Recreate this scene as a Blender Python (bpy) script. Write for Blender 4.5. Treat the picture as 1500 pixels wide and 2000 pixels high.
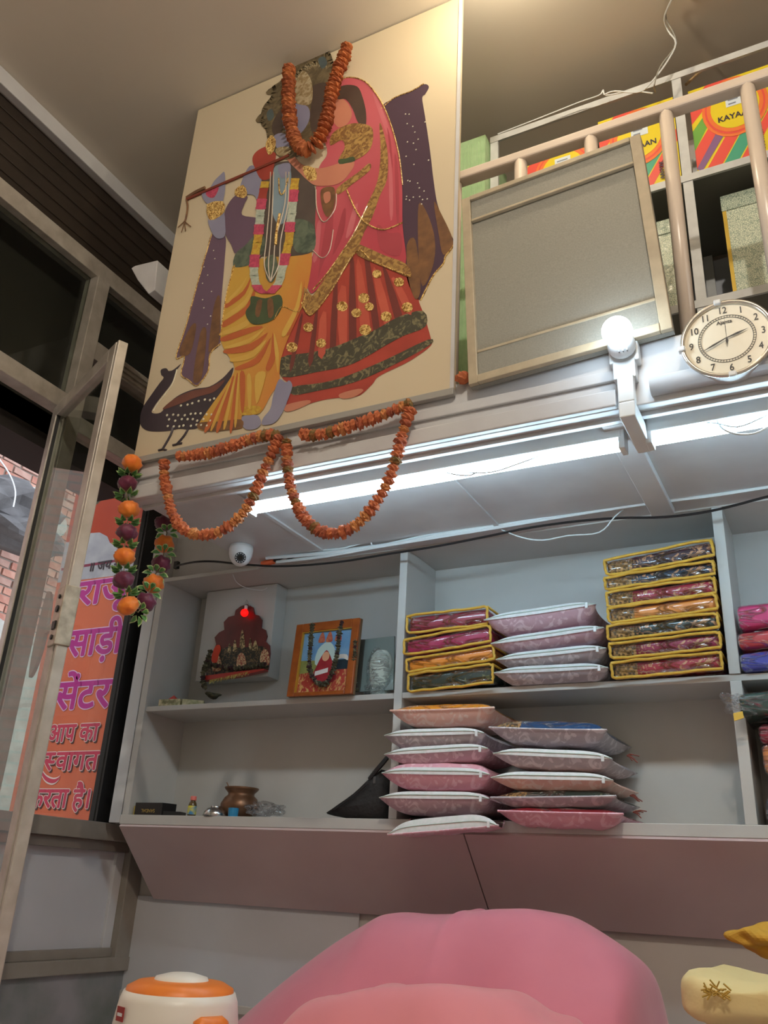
import bpy, bmesh, math, random
from mathutils import Vector, Matrix
from mathutils.geometry import tessellate_polygon

for o in list(bpy.data.objects):
    bpy.data.objects.remove(o)
scene = bpy.context.scene
col = scene.collection
random.seed(7)

# ------------------------------------------------------------------ camera
S = 2.7                      # metres per layout unit (the tube lamp is 1.2 m long)
CAMZ = 0.70                  # eye height of someone sitting on the floor
YAW, PITCH, ROLL, FPX = -0.498095, 0.407951, 0.055292, 1693.2
FW = Vector((math.sin(YAW)*math.cos(PITCH), math.cos(YAW)*math.cos(PITCH), math.sin(PITCH)))
RT0 = Vector((math.cos(YAW), -math.sin(YAW), 0)); UP0 = RT0.cross(FW)
RT = RT0*math.cos(ROLL) + UP0*math.sin(ROLL)
UP = -RT0*math.sin(ROLL) + UP0*math.cos(ROLL)
cd = bpy.data.cameras.new('camera'); cam = bpy.data.objects.new('camera', cd); col.objects.link(cam)
cd.sensor_fit = 'VERTICAL'; cd.sensor_height = 36; cd.sensor_width = 27
cd.lens = FPX/2000*36; cd.clip_start = .02
m = Matrix((RT, UP, -FW)).transposed().to_4x4(); m.translation = (0, 0, CAMZ)
cam.matrix_world = m
scene.camera = cam

# ------------------------------------------------------------------ world, lights, exposure
w = bpy.data.worlds.new('sky'); scene.world = w; w.use_nodes = True
bg = w.node_tree.nodes['Background']; bg.inputs[0].default_value = (.80, .88, 1, 1); bg.inputs[1].default_value = 2.2
scene.view_settings.view_transform = 'Standard'; scene.view_settings.look = 'None'
scene.view_settings.gamma = 1; scene.view_settings.use_curve_mapping = False
scene.view_settings.exposure = 0.40
TUBE_E, BULB_E, WARM_W, WARM2_W = 23.0, 34.0, 240.0, 2350.0

# ------------------------------------------------------------------ helpers
def ray(px, py):
    return RT*((px-750)/FPX) + UP*(-(py-1000)/FPX) + FW
def U(x, y, z): return Vector((x*S, y*S, z*S+CAMZ))
def at_y(px, py, Y): d = ray(px, py); d = d*(Y*S/d.y); return d + Vector((0, 0, CAMZ))
def at_x(px, py, X): d = ray(px, py); d = d*(X*S/d.x); return d + Vector((0, 0, CAMZ))
def at_z(px, py, Z): d = ray(px, py); d = d*(Z*S/d.z); return d + Vector((0, 0, CAMZ))

def lin(c):
    r = []
    for v in c:
        v = v/255; r.append(v/12.92 if v <= .04045 else ((v+.055)/1.055)**2.4)
    return (*r, 1)

MATS = {}
def mat(name, c, rough=.55, metal=0, noise=None, bump=None, spec=.5, sheen=0):
    """plain procedural surface; noise=(scale, second colour, contrast), bump=(scale, strength)"""
    if name in MATS: return MATS[name]
    M = bpy.data.materials.new(name); M.use_nodes = True; nt = M.node_tree; N = nt.nodes; L = nt.links
    b = N['Principled BSDF']; b.inputs['Base Color'].default_value = lin(c)
    b.inputs['Roughness'].default_value = rough; b.inputs['Metallic'].default_value = metal
    b.inputs['Specular IOR Level'].default_value = spec
    if sheen: b.inputs['Sheen Weight'].default_value = sheen
    if noise or bump: tc = N.new('ShaderNodeTexCoord')
    if noise:
        t = N.new('ShaderNodeTexNoise'); t.inputs['Scale'].default_value = noise[0]; t.inputs['Detail'].default_value = 5
        L.new(tc.outputs['Object'], t.inputs['Vector'])
        k = noise[2] if len(noise) > 2 else .25
        r = N.new('ShaderNodeValToRGB'); r.color_ramp.elements[0].position = .5-k; r.color_ramp.elements[1].position = .5+k
        r.color_ramp.elements[0].color = lin(c); r.color_ramp.elements[1].color = lin(noise[1])
        L.new(t.outputs['Fac'], r.inputs['Fac']); L.new(r.outputs['Color'], b.inputs['Base Color'])
    if bump:
        t2 = N.new('ShaderNodeTexNoise'); t2.inputs['Scale'].default_value = bump[0]; t2.inputs['Detail'].default_value = 4
        L.new(tc.outputs['Object'], t2.inputs['Vector'])
        bp = N.new('ShaderNodeBump'); bp.inputs['Strength'].default_value = bump[1]; bp.inputs['Distance'].default_value = .01
        L.new(t2.outputs['Fac'], bp.inputs['Height']); L.new(bp.outputs['Normal'], b.inputs['Normal'])
    MATS[name] = M; return M

def emat(name, c, strength):
    M = bpy.data.materials.new(name); M.use_nodes = True; nt = M.node_tree
    b = nt.nodes['Principled BSDF']; b.inputs['Base Color'].default_value = lin(c)
    b.inputs['Emission Color'].default_value = lin(c); b.inputs['Emission Strength'].default_value = strength
    MATS[name] = M; return M

def film(name, tint=(255, 255, 255), amount=.22, rough=.12, bump=(14, .9), fres=.5, crease=False):
    """thin clear plastic: transparent with glossy wrinkles"""
    if name in MATS: return MATS[name]
    M = bpy.data.materials.new(name); M.use_nodes = True; nt = M.node_tree; N = nt.nodes; L = nt.links
    N.remove(N['Principled BSDF']); out = N['Material Output']
    tr = N.new('ShaderNodeBsdfTransparent'); tr.inputs[0].default_value = lin(tint)
    gl = N.new('ShaderNodeBsdfGlossy'); gl.inputs['Roughness'].default_value = rough; gl.inputs['Color'].default_value = (.95, .97, 1, 1)
    lw = N.new('ShaderNodeLayerWeight'); lw.inputs['Blend'].default_value = .5
    pw = N.new('ShaderNodeMath'); pw.operation = 'POWER'; pw.inputs[1].default_value = 3.5; L.new(lw.outputs['Facing'], pw.inputs[0])
    ma = N.new('ShaderNodeMath'); ma.operation = 'MULTIPLY_ADD'; ma.inputs[1].default_value = fres; ma.inputs[2].default_value = amount*.6; ma.use_clamp = True
    L.new(pw.outputs[0], ma.inputs[0])
    mx = N.new('ShaderNodeMixShader'); L.new(ma.outputs[0], mx.inputs[0]); L.new(tr.outputs[0], mx.inputs[1]); L.new(gl.outputs[0], mx.inputs[2])
    L.new(mx.outputs[0], out.inputs['Surface'])
    if bump:
        tc = N.new('ShaderNodeTexCoord'); t2 = N.new('ShaderNodeTexNoise'); t2.inputs['Scale'].default_value = bump[0]; t2.inputs['Distortion'].default_value = 1.2
        mp = N.new('ShaderNodeMapping'); mp.inputs['Scale'].default_value = (1, 1, 2.2); L.new(tc.outputs['Object'], mp.inputs[0]); L.new(mp.outputs[0], t2.inputs['Vector'])
        bp = N.new('ShaderNodeBump'); bp.inputs['Strength'].default_value = bump[1]; bp.inputs['Distance'].default_value = .02
        if crease:                      # sharp folds: narrow ridges along one level of the noise
            sb = N.new('ShaderNodeMath'); sb.operation = 'SUBTRACT'; sb.inputs[1].default_value = .5; L.new(t2.outputs['Fac'], sb.inputs[0])
            ab = N.new('ShaderNodeMath'); ab.operation = 'ABSOLUTE'; L.new(sb.outputs[0], ab.inputs[0])
            mr0 = N.new('ShaderNodeMapRange'); mr0.inputs['From Max'].default_value = .09; mr0.inputs['To Min'].default_value = 1; mr0.inputs['To Max'].default_value = 0; L.new(ab.outputs[0], mr0.inputs['Value'])
            L.new(mr0.outputs[0], bp.inputs['Height']); mp.inputs['Scale'].default_value = (.8, .8, 2.6)
            mxx = N.new('ShaderNodeMath'); mxx.operation = 'MULTIPLY_ADD'; mxx.inputs[1].default_value = .45; mxx.use_clamp = True
            L.new(mr0.outputs[0], mxx.inputs[0]); L.new(ma.outputs[0], mxx.inputs[2]); L.new(mxx.outputs[0], mx.inputs[0])
        else: L.new(t2.outputs['Fac'], bp.inputs['Height'])
        L.new(bp.outputs['Normal'], gl.inputs['Normal']); L.new(bp.outputs['Normal'], lw.inputs['Normal'])
    MATS[name] = M; return M

def pattern(name, base, fig, scale=30, thr=.56, soft=.03, rough=.5, kind='noise', third=None, stretch=(1, 1, 1), xsplit=None):
    """cloth with a woven / printed figure. xsplit=(x, colour): gold brocade end left of x in object space"""
    if name in MATS: return MATS[name]
    M = bpy.data.materials.new(name); M.use_nodes = True; nt = M.node_tree; N = nt.nodes; L = nt.links
    b = N['Principled BSDF']; b.inputs['Roughness'].default_value = rough
    tc = N.new('ShaderNodeTexCoord'); mp = N.new('ShaderNodeMapping'); mp.inputs['Scale'].default_value = stretch
    L.new(tc.outputs['Object'], mp.inputs[0])
    if kind == 'voronoi':
        t = N.new('ShaderNodeTexVoronoi'); t.feature = 'DISTANCE_TO_EDGE'; t.inputs['Scale'].default_value = scale; o = t.outputs['Distance']
    elif kind == 'wave':
        t = N.new('ShaderNodeTexWave'); t.inputs['Scale'].default_value = scale; t.inputs['Distortion'].default_value = 5; t.inputs['Detail'].default_value = 3; t.inputs['Detail Scale'].default_value = 1.2; o = t.outputs['Fac']
    else:
        t = N.new('ShaderNodeTexNoise'); t.inputs['Scale'].default_value = scale; t.inputs['Detail'].default_value = 3; t.inputs['Distortion'].default_value = 1.6; o = t.outputs['Fac']
    L.new(mp.outputs[0], t.inputs['Vector'])
    r = N.new('ShaderNodeValToRGB'); e = r.color_ramp.elements
    e[0].position = max(0, thr-soft); e[0].color = lin(base); e[1].position = min(1, thr+soft); e[1].color = lin(fig)
    if third:
        q = e.new(min(.99, thr+soft*2.5)); q.color = lin(third)
    L.new(o, r.inputs['Fac']); src = r.outputs['Color']
    if xsplit:
        sx = N.new('ShaderNodeSeparateXYZ'); L.new(tc.outputs['Object'], sx.inputs[0])
        lt = N.new('ShaderNodeMath'); lt.operation = 'LESS_THAN'; lt.inputs[1].default_value = xsplit[0]; L.new(sx.outputs[0], lt.inputs[0])
        t3 = N.new('ShaderNodeTexNoise'); t3.inputs['Scale'].default_value = 120; L.new(tc.outputs['Object'], t3.inputs['Vector'])
        r3 = N.new('ShaderNodeValToRGB'); r3.color_ramp.elements[0].position = .42; r3.color_ramp.elements[1].position = .58
        r3.color_ramp.elements[0].color = lin(tuple(v*.45 for v in xsplit[1])); r3.color_ramp.elements[1].color = lin(xsplit[1]); L.new(t3.outputs['Fac'], r3.inputs['Fac'])
        mx = N.new('ShaderNodeMix'); mx.data_type = 'RGBA'; L.new(lt.outputs[0], mx.inputs[0]); L.new(src, mx.inputs[6]); L.new(r3.outputs['Color'], mx.inputs[7]); src = mx.outputs[2]
    L.new(src, b.inputs['Base Color'])
    t2 = N.new('ShaderNodeTexNoise'); t2.inputs['Scale'].default_value = 22; L.new(tc.outputs['Object'], t2.inputs['Vector'])
    bp = N.new('ShaderNodeBump'); bp.inputs['Strength'].default_value = .35; bp.inputs['Distance'].default_value = .012
    L.new(t2.outputs['Fac'], bp.inputs['Height']); L.new(bp.outputs['Normal'], b.inputs['Normal'])
    MATS[name] = M; return M

ROOTLOC = {}
def BF(bm):
    bm.verts.index_update(); return [tuple(v.index for v in f.verts) for f in bm.faces]
def rootloc(p):
    while p is not None and p.name not in ROOTLOC: p = p.parent
    return ROOTLOC[p.name] if p is not None else Vector((0, 0, 0))

class MB:
    """mesh builder in world metres"""
    def __init__(s): s.v = []; s.f = []; s.mi = []
    def add(s, vs, fs, mi=0):
        n = len(s.v); s.v += [Vector(q) for q in vs]; s.f += [tuple(i+n for i in f) for f in fs]; s.mi += [mi]*len(fs); return s
    def box(s, a, b, mi=0):
        x0, y0, z0 = (min(a[i], b[i]) for i in range(3)); x1, y1, z1 = (max(a[i], b[i]) for i in range(3))
        return s.add([(x0,y0,z0),(x1,y0,z0),(x1,y1,z0),(x0,y1,z0),(x0,y0,z1),(x1,y0,z1),(x1,y1,z1),(x0,y1,z1)],
            [(0,3,2,1),(4,5,6,7),(0,1,5,4),(1,2,6,5),(2,3,7,6),(3,0,4,7)], mi)
    def ubox(s, x0, x1, y0, y1, z0, z1, mi=0): return s.box(U(x0,y0,z0), U(x1,y1,z1), mi)
    def obox(s, o, ex, ey, ez, mi=0):
        """box from corner o with edge vectors"""
        o, ex, ey, ez = map(Vector, (o, ex, ey, ez))
        p = [o, o+ex, o+ex+ey, o+ey]; p += [q+ez for q in p]
        return s.add(p, [(0,3,2,1),(4,5,6,7),(0,1,5,4),(1,2,6,5),(2,3,7,6),(3,0,4,7)], mi)
    def ngon(s, pts, mi=0):
        pts = [Vector(p) for p in pts]
        return s.add(pts, [tuple(t) for t in tessellate_polygon([pts])], mi)
    def prism(s, pts, d, mi=0):
        """flat outline with thickness vector d"""
        pts = [Vector(p) for p in pts]; d = Vector(d); n = len(pts); T = [tuple(t) for t in tessellate_polygon([pts])]
        s.add(pts+[p+d for p in pts], T+[tuple(reversed([i+n for i in t])) for t in T]+[(i,(i+1)%n,(i+1)%n+n,i+n) for i in range(n)], mi); return s
    def tube(s, pts, r, seg=6, closed=False, mi=0):
        pts = [Vector(p) for p in pts]; n = len(pts); vs = []; prev = None
        for i, p in enumerate(pts):
            if closed: t = pts[(i+1) % n]-pts[i-1]
            else: t = pts[min(i+1, n-1)]-pts[max(i-1, 0)]
            if t.length < 1e-9: t = Vector((0,0,1))
            t.normalize()
            if prev is None:
                a = Vector((0,0,1)) if abs(t.z) < .9 else Vector((1,0,0)); nn = t.cross(a).normalized()
            else:
                nn = (prev - t*prev.dot(t)); nn = nn.normalized() if nn.length > 1e-6 else t.orthogonal().normalized()
            prev = nn; bb = t.cross(nn); rr = r[i] if isinstance(r, (list, tuple)) else r
            for k in range(seg):
                a = 2*math.pi*k/seg; vs.append(p+nn*(math.cos(a)*rr)+bb*(math.sin(a)*rr))
        fs = []
        for i in range(n if closed else n-1):
            j = (i+1) % n
            for k in range(seg): fs.append((i*seg+k, i*seg+(k+1)%seg, j*seg+(k+1)%seg, j*seg+k))
        if not closed: fs += [tuple(reversed(range(seg))), tuple(range((n-1)*seg, n*seg))]
        return s.add(vs, fs, mi)
    def lathe(s, prof, c, seg=24, axis='z', mi=0):
        c = Vector(c); vs = []; n = len(prof)
        for k in range(seg):
            a = 2*math.pi*k/seg
            for r, h in prof:
                q = Vector((r*math.cos(a), r*math.sin(a), h))
                if axis == 'y': q = Vector((q.x, -q.z, q.y))      # +h points towards -y
                vs.append(c+q)
        fs = []
        for k in range(seg):
            j = (k+1) % seg
            for i in range(n-1): fs.append((k*n+i, j*n+i, j*n+i+1, k*n+i+1))
        return s.add(vs, fs, mi)
    def rbox(s, o, ex, ey, ez, r, seg=3, mi=0):
        """rounded box: corner o, edge vectors"""
        o, ex, ey, ez = map(Vector, (o, ex, ey, ez))
        bm = bmesh.new(); bmesh.ops.create_cube(bm, size=1)
        for v in bm.verts: v.co = Vector((v.co.x*ex.length, v.co.y*ey.length, v.co.z*ez.length))
        bmesh.ops.bevel(bm, geom=bm.edges[:], offset=r, segments=seg, affect='EDGES', profile=.5)
        X, Y, Z = ex.normalized(), ey.normalized(), ez.normalized(); c = o+(ex+ey+ez)/2
        bm.verts.ensure_lookup_table()
        s.add([c+X*v.co.x+Y*v.co.y+Z*v.co.z for v in bm.verts], BF(bm), mi); bm.free(); return s
    def build(s, name, mats, parent=None, smooth=False, bevel=0, subsurf=0, origin=None):
        off = rootloc(parent)
        loc = Vector((0, 0, 0))
        if parent is None and origin is not None: off = Vector(origin); loc = off
        me = bpy.data.meshes.new(name); me.from_pydata([v-off for v in s.v], [], s.f)
        if not isinstance(mats, (list, tuple)): mats = [mats]
        for M in mats: me.materials.append(M)
        for p, i in zip(me.polygons, s.mi): p.material_index = i; p.use_smooth = smooth
        bm = bmesh.new(); bm.from_mesh(me); bmesh.ops.recalc_face_normals(bm, faces=bm.faces); bm.to_mesh(me); bm.free()
        me.update()
        o = bpy.data.objects.new(name, me); col.objects.link(o); o.location = loc
        if parent is not None: o.parent = parent
        else: ROOTLOC[o.name] = loc.copy()
        if bevel:
            b = o.modifiers.new('bevel', 'BEVEL'); b.width = bevel; b.segments = 2; b.limit_method = 'ANGLE'
        if subsurf:
            b = o.modifiers.new('sub', 'SUBSURF'); b.levels = b.render_levels = subsurf
        return o

def thing(name, label, cat, loc, group=None):
    o = bpy.data.objects.new(name, None); col.objects.link(o); o.location = loc; o.empty_display_size = .05
    ROOTLOC[o.name] = Vector(loc); o['label'] = label; o['category'] = cat
    if group: o['group'] = group
    return o
def tag(o, label, cat, group=None):
    o['label'] = label; o['category'] = cat
    if group: o['group'] = group
    return o
def struct(o, label=None):
    o['kind'] = 'structure'
    if label: o['label'] = label
    return o

def smooth_pts(pts, n=4, closed=True):
    """Catmull-Rom through 2D/3D points"""
    P = [Vector(p) for p in pts]; L = len(P); out = []
    rng = range(L) if closed else range(L-1)
    for i in rng:
        g = (lambda k: P[k % L]) if closed else (lambda k: P[max(0, min(L-1, k))])
        a, b, c, d = g(i-1), g(i), g(i+1), g(i+2)
        for k in range(n):
            t = k/n
            out.append(.5*((2*b)+(c-a)*t+(2*a-5*b+4*c-d)*t*t+(3*b-a-3*c+d)*t**3))
    if not closed: out.append(P[-1])
    return out

def text_geo(body, size=1.0, font_shear=0.0):
    """flat verts / faces of a line of lettering, centred, about 1 unit tall capitals * size"""
    c = bpy.data.curves.new('lettering', 'FONT'); c.body = body; c.size = size; c.align_x = 'CENTER'; c.shear = font_shear
    c.resolution_u = 3
    o = bpy.data.objects.new('lettering', c); col.objects.link(o)
    bpy.context.view_layer.update()
    me = bpy.data.meshes.new_from_object(o.evaluated_get(bpy.context.evaluated_depsgraph_get()))
    vs = [v.co.copy() for v in me.vertices]; fs = [tuple(p.vertices) for p in me.polygons]
    bpy.data.objects.remove(o); bpy.data.curves.remove(c); bpy.data.meshes.remove(me)
    return vs, fs
def put_text(mb, geo, o, ex, ey, n, fat=0.0, mi=0, depth0=0.0):
    """lay lettering on a plane: origin o, ex along the line, ey up, n towards the reader; fat = stroke thickening"""
    vs, fs = geo; ex, ey, n = Vector(ex), Vector(ey), Vector(n)
    offs = [(0, 0)] if fat <= 0 else [(0, 0)]+[(fat*math.cos(a*math.pi/4), fat*math.sin(a*math.pi/4)) for a in range(8)]
    for k, (dx, dy) in enumerate(offs):
        mb.add([o+ex*(v.x+dx)+ey*(v.y+dy)+n*(depth0+k*2e-5) for v in vs], fs, mi)

# ------------------------------------------------------------------ shared materials
M_white = mat('white_paint', (208, 209, 210), .42, noise=(6, (190, 188, 190), .3), bump=(30, .05))
M_shelf = mat('shelf_paint', (196, 195, 192), .38, noise=(4, (184, 182, 178), .3), bump=(18, .08))
M_apron = mat('apron_paint', (206, 186, 184), .36, noise=(2, (186, 160, 160), .3))
M_ceil = mat('ceiling_paint', (220, 212, 198), .8, noise=(1.5, (212, 203, 188), .3))
M_wall = mat('wall_paint', (196, 190, 184), .6, noise=(3, (184, 178, 172), .3))
M_mezwall = mat('upper_wall_paint', (170, 160, 130), .7, noise=(3, (158, 148, 118), .3))
M_alu = mat('aluminium_frame', (198, 192, 182), .45, .35, noise=(14, (164, 156, 144), .25))
M_black = mat('black_rubber', (18, 18, 20), .5)
M_dark = mat('dark_laminate', (52, 42, 34), .5, noise=(8, (40, 32, 26), .3))
M_darkcol = mat('black_strip', (34, 33, 34), .45, noise=(5, (24, 23, 24), .3))
M_cream = mat('cream_enamel', (222, 206, 190), .3, noise=(4, (212, 196, 180), .3))
M_wirew = mat('white_wire', (215, 220, 222), .45)
M_glass = film('window_glass', (236, 240, 236), .05, .02, None, .28)
M_wood = mat('bare_wood', (190, 160, 120), .6, noise=(25, (165, 135, 95), .25))
M_steel = mat('steel', (200, 200, 200), .25, 1)
M_film = film('clear_film', (255, 255, 255), .06, .10, (13, 1.0), .35, True)
M_film2 = film('clear_film_soft', (250, 250, 250), .10, .14, (9, .8), .35)
M_yellow = mat('yellow_piping', (222, 178, 62), .5, noise=(60, (200, 150, 40), .3), sheen=.2)

# ================================================================== THE ROOM
FL = -CAMZ/S                 # floor level in layout units
XR, YN = 0.95, -0.75         # right wall, wall behind the camera
struct(MB().ubox(-1.04, XR+.04, YN-.04, 1.14, FL-.03, FL).build('floor', mat('floor_sheet', (214, 208, 204), .75, noise=(5, (202, 196, 192), .3), bump=(8, .2))))
struct(MB().ubox(-1.04, XR+.04, YN-.04, 1.14, 1.10, 1.13).build('ceiling', M_ceil))
wb = struct(MB().ubox(-1.04, XR+.04, 1.10, 1.14, FL, 1.10).build('wall_back', M_wall))
struct(MB().ubox(XR, XR+.04, YN, 1.10, FL, 1.10).build('wall_right', M_wall))
struct(MB().ubox(-1.04, XR+.04, YN-.04, YN, FL, 1.10).build('wall_near', M_wall))
# joint line of the low back wall skirting
struct(MB().ubox(-.99, XR, 1.094, 1.10, -.165, -.155).build('baseboard_back', M_wall, bevel=.002))

# left wall: glazed shop front. solid parts
lw = MB()
lw.ubox(-1.04, -1.0, YN, .52, FL, 1.10)                 # wall before the doorway
lw.ubox(-1.04, -1.0, .52, 1.10, 1.075, 1.10)
lw.ubox(-1.04, -1.0, 1.042, 1.10, -.13, 1.075)          # pier in the corner
struct(lw.build('wall_left', M_wall))
struct(MB().ubox(-1.035, -1.004, .52, 1.10, .935, 1.075).build('trim_1', M_dark))   # dark fascia above the glazing
for k in range(5):
    z = .952+k*.025
    g = MB().ubox(-1.006, -1.002, .52, 1.10, z, z+.0195).build('trim_plank', M_dark, bpy.data.objects['trim_1'], bevel=.003)
struct(MB().ubox(-1.0, -.985, YN, 1.10, 1.072, 1.10).build('trim_2', M_white, bevel=.004))  # cove strip at the ceiling
# aluminium glazing frame
win = bpy.data.objects.new('window_1', None); col.objects.link(win); win.location = U(-1, .9, .1); ROOTLOC['window_1'] = win.location.copy(); win['kind'] = 'structure'
win['label'] = 'aluminium shop front glazing with painted sign and white lower panel'
def fr(y0, y1, z0, z1, d=.014, x=-1.0): return MB().ubox(x-.012, x+d, y0, y1, z0, z1).build('frame_bar', M_alu, win, bevel=.003)
fr(.52, 1.042, .895, .925)            # head
fr(.52, .80, .640, .668)              # transom above the doorway
fr(.80, 1.042, .752, .785)            # transom beside the door
for k in range(3):
    MB().ubox(-.987, -.983, .84, 1.04, .756+k*.009, .760+k*.009).build('frame_bead', M_alu, win)
fr(.80, 1.042, .618, .645)            # below the small pane
fr(.786, .812, -.13, .895, .018)      # mullion
fr(1.010, 1.042, .645, .895)
fr(.52, .535, FL, .895)
def pane(y0, y1, z0, z1): return MB().ubox(-1.003, -1.0, y0, y1, z0, z1).build('pane', M_glass, win)
pane(.535, .786, .668, .895); pane(.812, 1.01, .785, .895); pane(.812, 1.01, .645, .752)
MB().obox(U(-.99, .965, .655), U(.0, .012, .05)-U(0,0,0), (.004, 0, 0), (0, .02, .012)).build('window_stay', M_alu, win)
# lower part: sill, recessed white panel in a frame, plinth
M_sill = mat('sill_frame', (150, 143, 134), .5, noise=(10, (132, 124, 114), .3))
M_panel = mat('white_panel', (200, 200, 204), .45, noise=(3, (188, 188, 192), .3))
MB().ubox(-1.012, -.978, .80, 1.098, .042, .066).build('frame_bar', M_sill, win, bevel=.003)
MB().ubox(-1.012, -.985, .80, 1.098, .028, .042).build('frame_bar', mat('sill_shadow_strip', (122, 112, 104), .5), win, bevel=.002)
MB().ubox(-1.012, -.980, 1.068, 1.098, -.125, .042).build('frame_bar', M_sill, win, bevel=.003)
MB().ubox(-1.012, -.992, 1.052, 1.068, -.105, .028).build('frame_bar', M_white, win, bevel=.002)
MB().ubox(-1.012, -.978, .72, 1.098, -.130, -.112).build('frame_bar', M_sill, win, bevel=.003)
MB().ubox(-1.012, -.988, .72, 1.068, -.112, -.100).build('frame_bar', M_sill, win, bevel=.002)
MB().ubox(-1.02, -.9975, .80, 1.068, -.11, .04).build('lower_panel', M_panel, win)
struct(MB().ubox(-1.03, -.985, .50, 1.10, FL, -.130).build('baseboard_left', mat('marble_plinth', (150, 146, 150), .3, noise=(5, (105, 112, 108), .18))))

# ------------------------------------------------------------------ sign painted on vinyl, with lettering
M_or = mat('sign_orange', (236, 122, 84), .4, noise=(3, (226, 108, 78), .3))
YS = 1.13
MB().ubox(-1.012, -.9965, 1.002, 1.042, .066, .645).build('black_post', M_darkcol, win)
pane(.812, 1.002, .066, .618)
sg = thing('shop_sign', 'orange vinyl shop sign with magenta Hindi lettering outside the glass', 'sign', U(-1.25, YS, FL))
def sp(px, py, k=0):
    v = at_y(px, py, YS); v.y -= .0004*k; return v
MB().ubox(-1.335, -1.045, YS, YS+.012, FL, .80).build('sign_panel', M_or, sg, bevel=.002)
xa, xb = -1.334*S, -1.046*S
def sx(pts, k): return [Vector((min(xb, max(xa, p.x)), p.y, p.z)) for p in (sp(x, y, k) for x, y in pts)]
zt = U(0, 0, .799).z
def red(pts, k): return [Vector((xa, YS*S-.0004*k, zt)), Vector((xb, YS*S-.0004*k, zt))]+list(reversed(sx(pts, k)))
cloud = [(120,1060),(150,1060),(170,1042),(195,1040),(210,1048),(215,1060),(235,1075),(262,1085),(285,1090),(330,1080)]
MB().ngon(red(cloud, 1)).build('red_field', mat('sign_red', (204, 70, 36), .4, noise=(4, (186, 56, 30), .3)), sg)
MB().ngon(sx(cloud+[(330,1112),(100,1140)], 2)).build('pale_band', mat('sign_pale', (206, 200, 206), .45, noise=(14, (176, 172, 182), .2)), sg)
MB().ngon(sx([(120,1110),(330,1076),(330,1081),(120,1115)], 3)).build('rule', mat('sign_rule', (150, 50, 80), .5), sg)
MB().ngon(smooth_pts([sp(196,925,2), sp(207,940,2), sp(203,965,2), sp(190,985,2), sp(178,975,2), sp(182,945,2)], 3)).build('printed_foliage', mat('sign_green', (86, 84, 60), .5), sg)
M_mag = mat('sign_magenta', (196, 50, 146), .4); M_out = mat('sign_outline', (240, 196, 230), .45)
M_pinkl = mat('sign_rose', (218, 66, 96), .4); M_wl = mat('sign_white', (248, 226, 218), .45); M_drop = mat('sign_drop_shadow', (96, 58, 56), .5); M_ink = mat('sign_ink', (60, 44, 56), .5)
EY = Vector((0, 1, 0)); EZ = Vector((0, 0, 1)); EXn = Vector((1, 0, 0)); NS = Vector((0, -1, 0))
def bisect_half(geo, keep):
    """half form of a letter: the glyph without its right-hand stem"""
    vs, fs = geo; xs = [v.x for v in vs]; x0, x1 = min(xs), max(xs); lim = x0+(x1-x0)*keep
    return [Vector((min(v.x, lim), v.y, v.z)) for v in vs], fs
def shift(geo, dx): return [v+Vector((dx, 0, 0)) for v in geo[0]], geo[1]
def join(*gs):
    vs, fs = [], []
    for g in gs:
        n = len(vs); vs += g[0]; fs += [tuple(i+n for i in f) for f in g[1]]
    return vs, fs
def width(g): xs = [v.x for v in g[0]]; return max(xs)-min(xs)
def fit(g):
    xs = [v.x for v in g[0]]; c = (min(xs)+max(xs))/2
    return shift(g, -c)
HEAD = .62                                  # height of the head stroke in the font
def sign_line(geo, pl, pr, top, m_in, m_o, drop, fat, shear=.0):
    """one line of lettering: baseline ends and head-stroke level read off the sign"""
    A, B, T = sp(*pl), sp(*pr), sp(*top); g = fit(geo); wd = B.x-A.x; k = wd/width(g); kv = (T.z-(A.z+B.z)/2)/HEAD
    g = ([Vector((v.x*k+v.y*kv*shear, v.y*kv, 0)) for v in g[0]], g[1]); o = Vector(((A.x+B.x)/2, YS*S, (A.z+B.z)/2)); mb = MB()
    if drop: put_text(mb, g, o+Vector((.008, 0, -.008)), EXn, EZ, NS, fat*1.7, 2, .0020)
    put_text(mb, g, o, EXn, EZ, NS, fat*2.0, 1, .0026)
    put_text(mb, g, o, EXn, EZ, NS, fat, 0, .0032)
    mb.build('lettering', [m_in, m_o, M_drop], sg)
sign_line(text_geo('राजू'), (150,1180), (258,1172), (205,1133), M_mag, M_out, False, .0050)
sign_line(text_geo('साड़ी'), (130,1283), (236,1273), (188,1230), M_mag, M_out, False, .0050)
sign_line(text_geo('सेंटर'), (105,1386), (212,1380), (162,1333), M_mag, M_out, False, .0050)
sign_line(text_geo('आप का'), (92,1450), (190,1445), (142,1416), M_pinkl, M_wl, True, .0034)
hs = bisect_half(fit(text_geo('स')), .70); vg = text_geo('वागत')
sign_line(join(shift(hs, -width(vg)/2-width(hs)*.5+.02), fit(vg)), (84,1505), (190,1502), (138,1470), M_pinkl, M_wl, True, .0034)
swoosh = MB()
swp = smooth_pts([sp(72,1497), sp(80,1505), sp(90,1520), sp(104,1526), (sp(116,1520)), sp(120,1506)], 4, False); n = len(swp)
for k, (r, mi_) in enumerate(((.017, 1), (.010, 0))):
    wv = [Vector((0, 0, 1))*r*math.sin(math.pi*(i+.6)/n) for i in range(n)]
    swoosh.add([p+v+NS*(.0026+.0007*k) for p, v in zip(swp, wv)]+[p-v+NS*(.0026+.0007*k) for p, v in zip(swp, wv)], [(i, i+1, n+i+1, n+i) for i in range(n-1)], mi_)
swoosh.build('lettering_flourish', [M_pinkl, M_wl], sg)
sign_line(text_geo('करता है।'), (54,1578), (172,1576), (112,1543), M_pinkl, M_wl, True, .0034)
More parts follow.
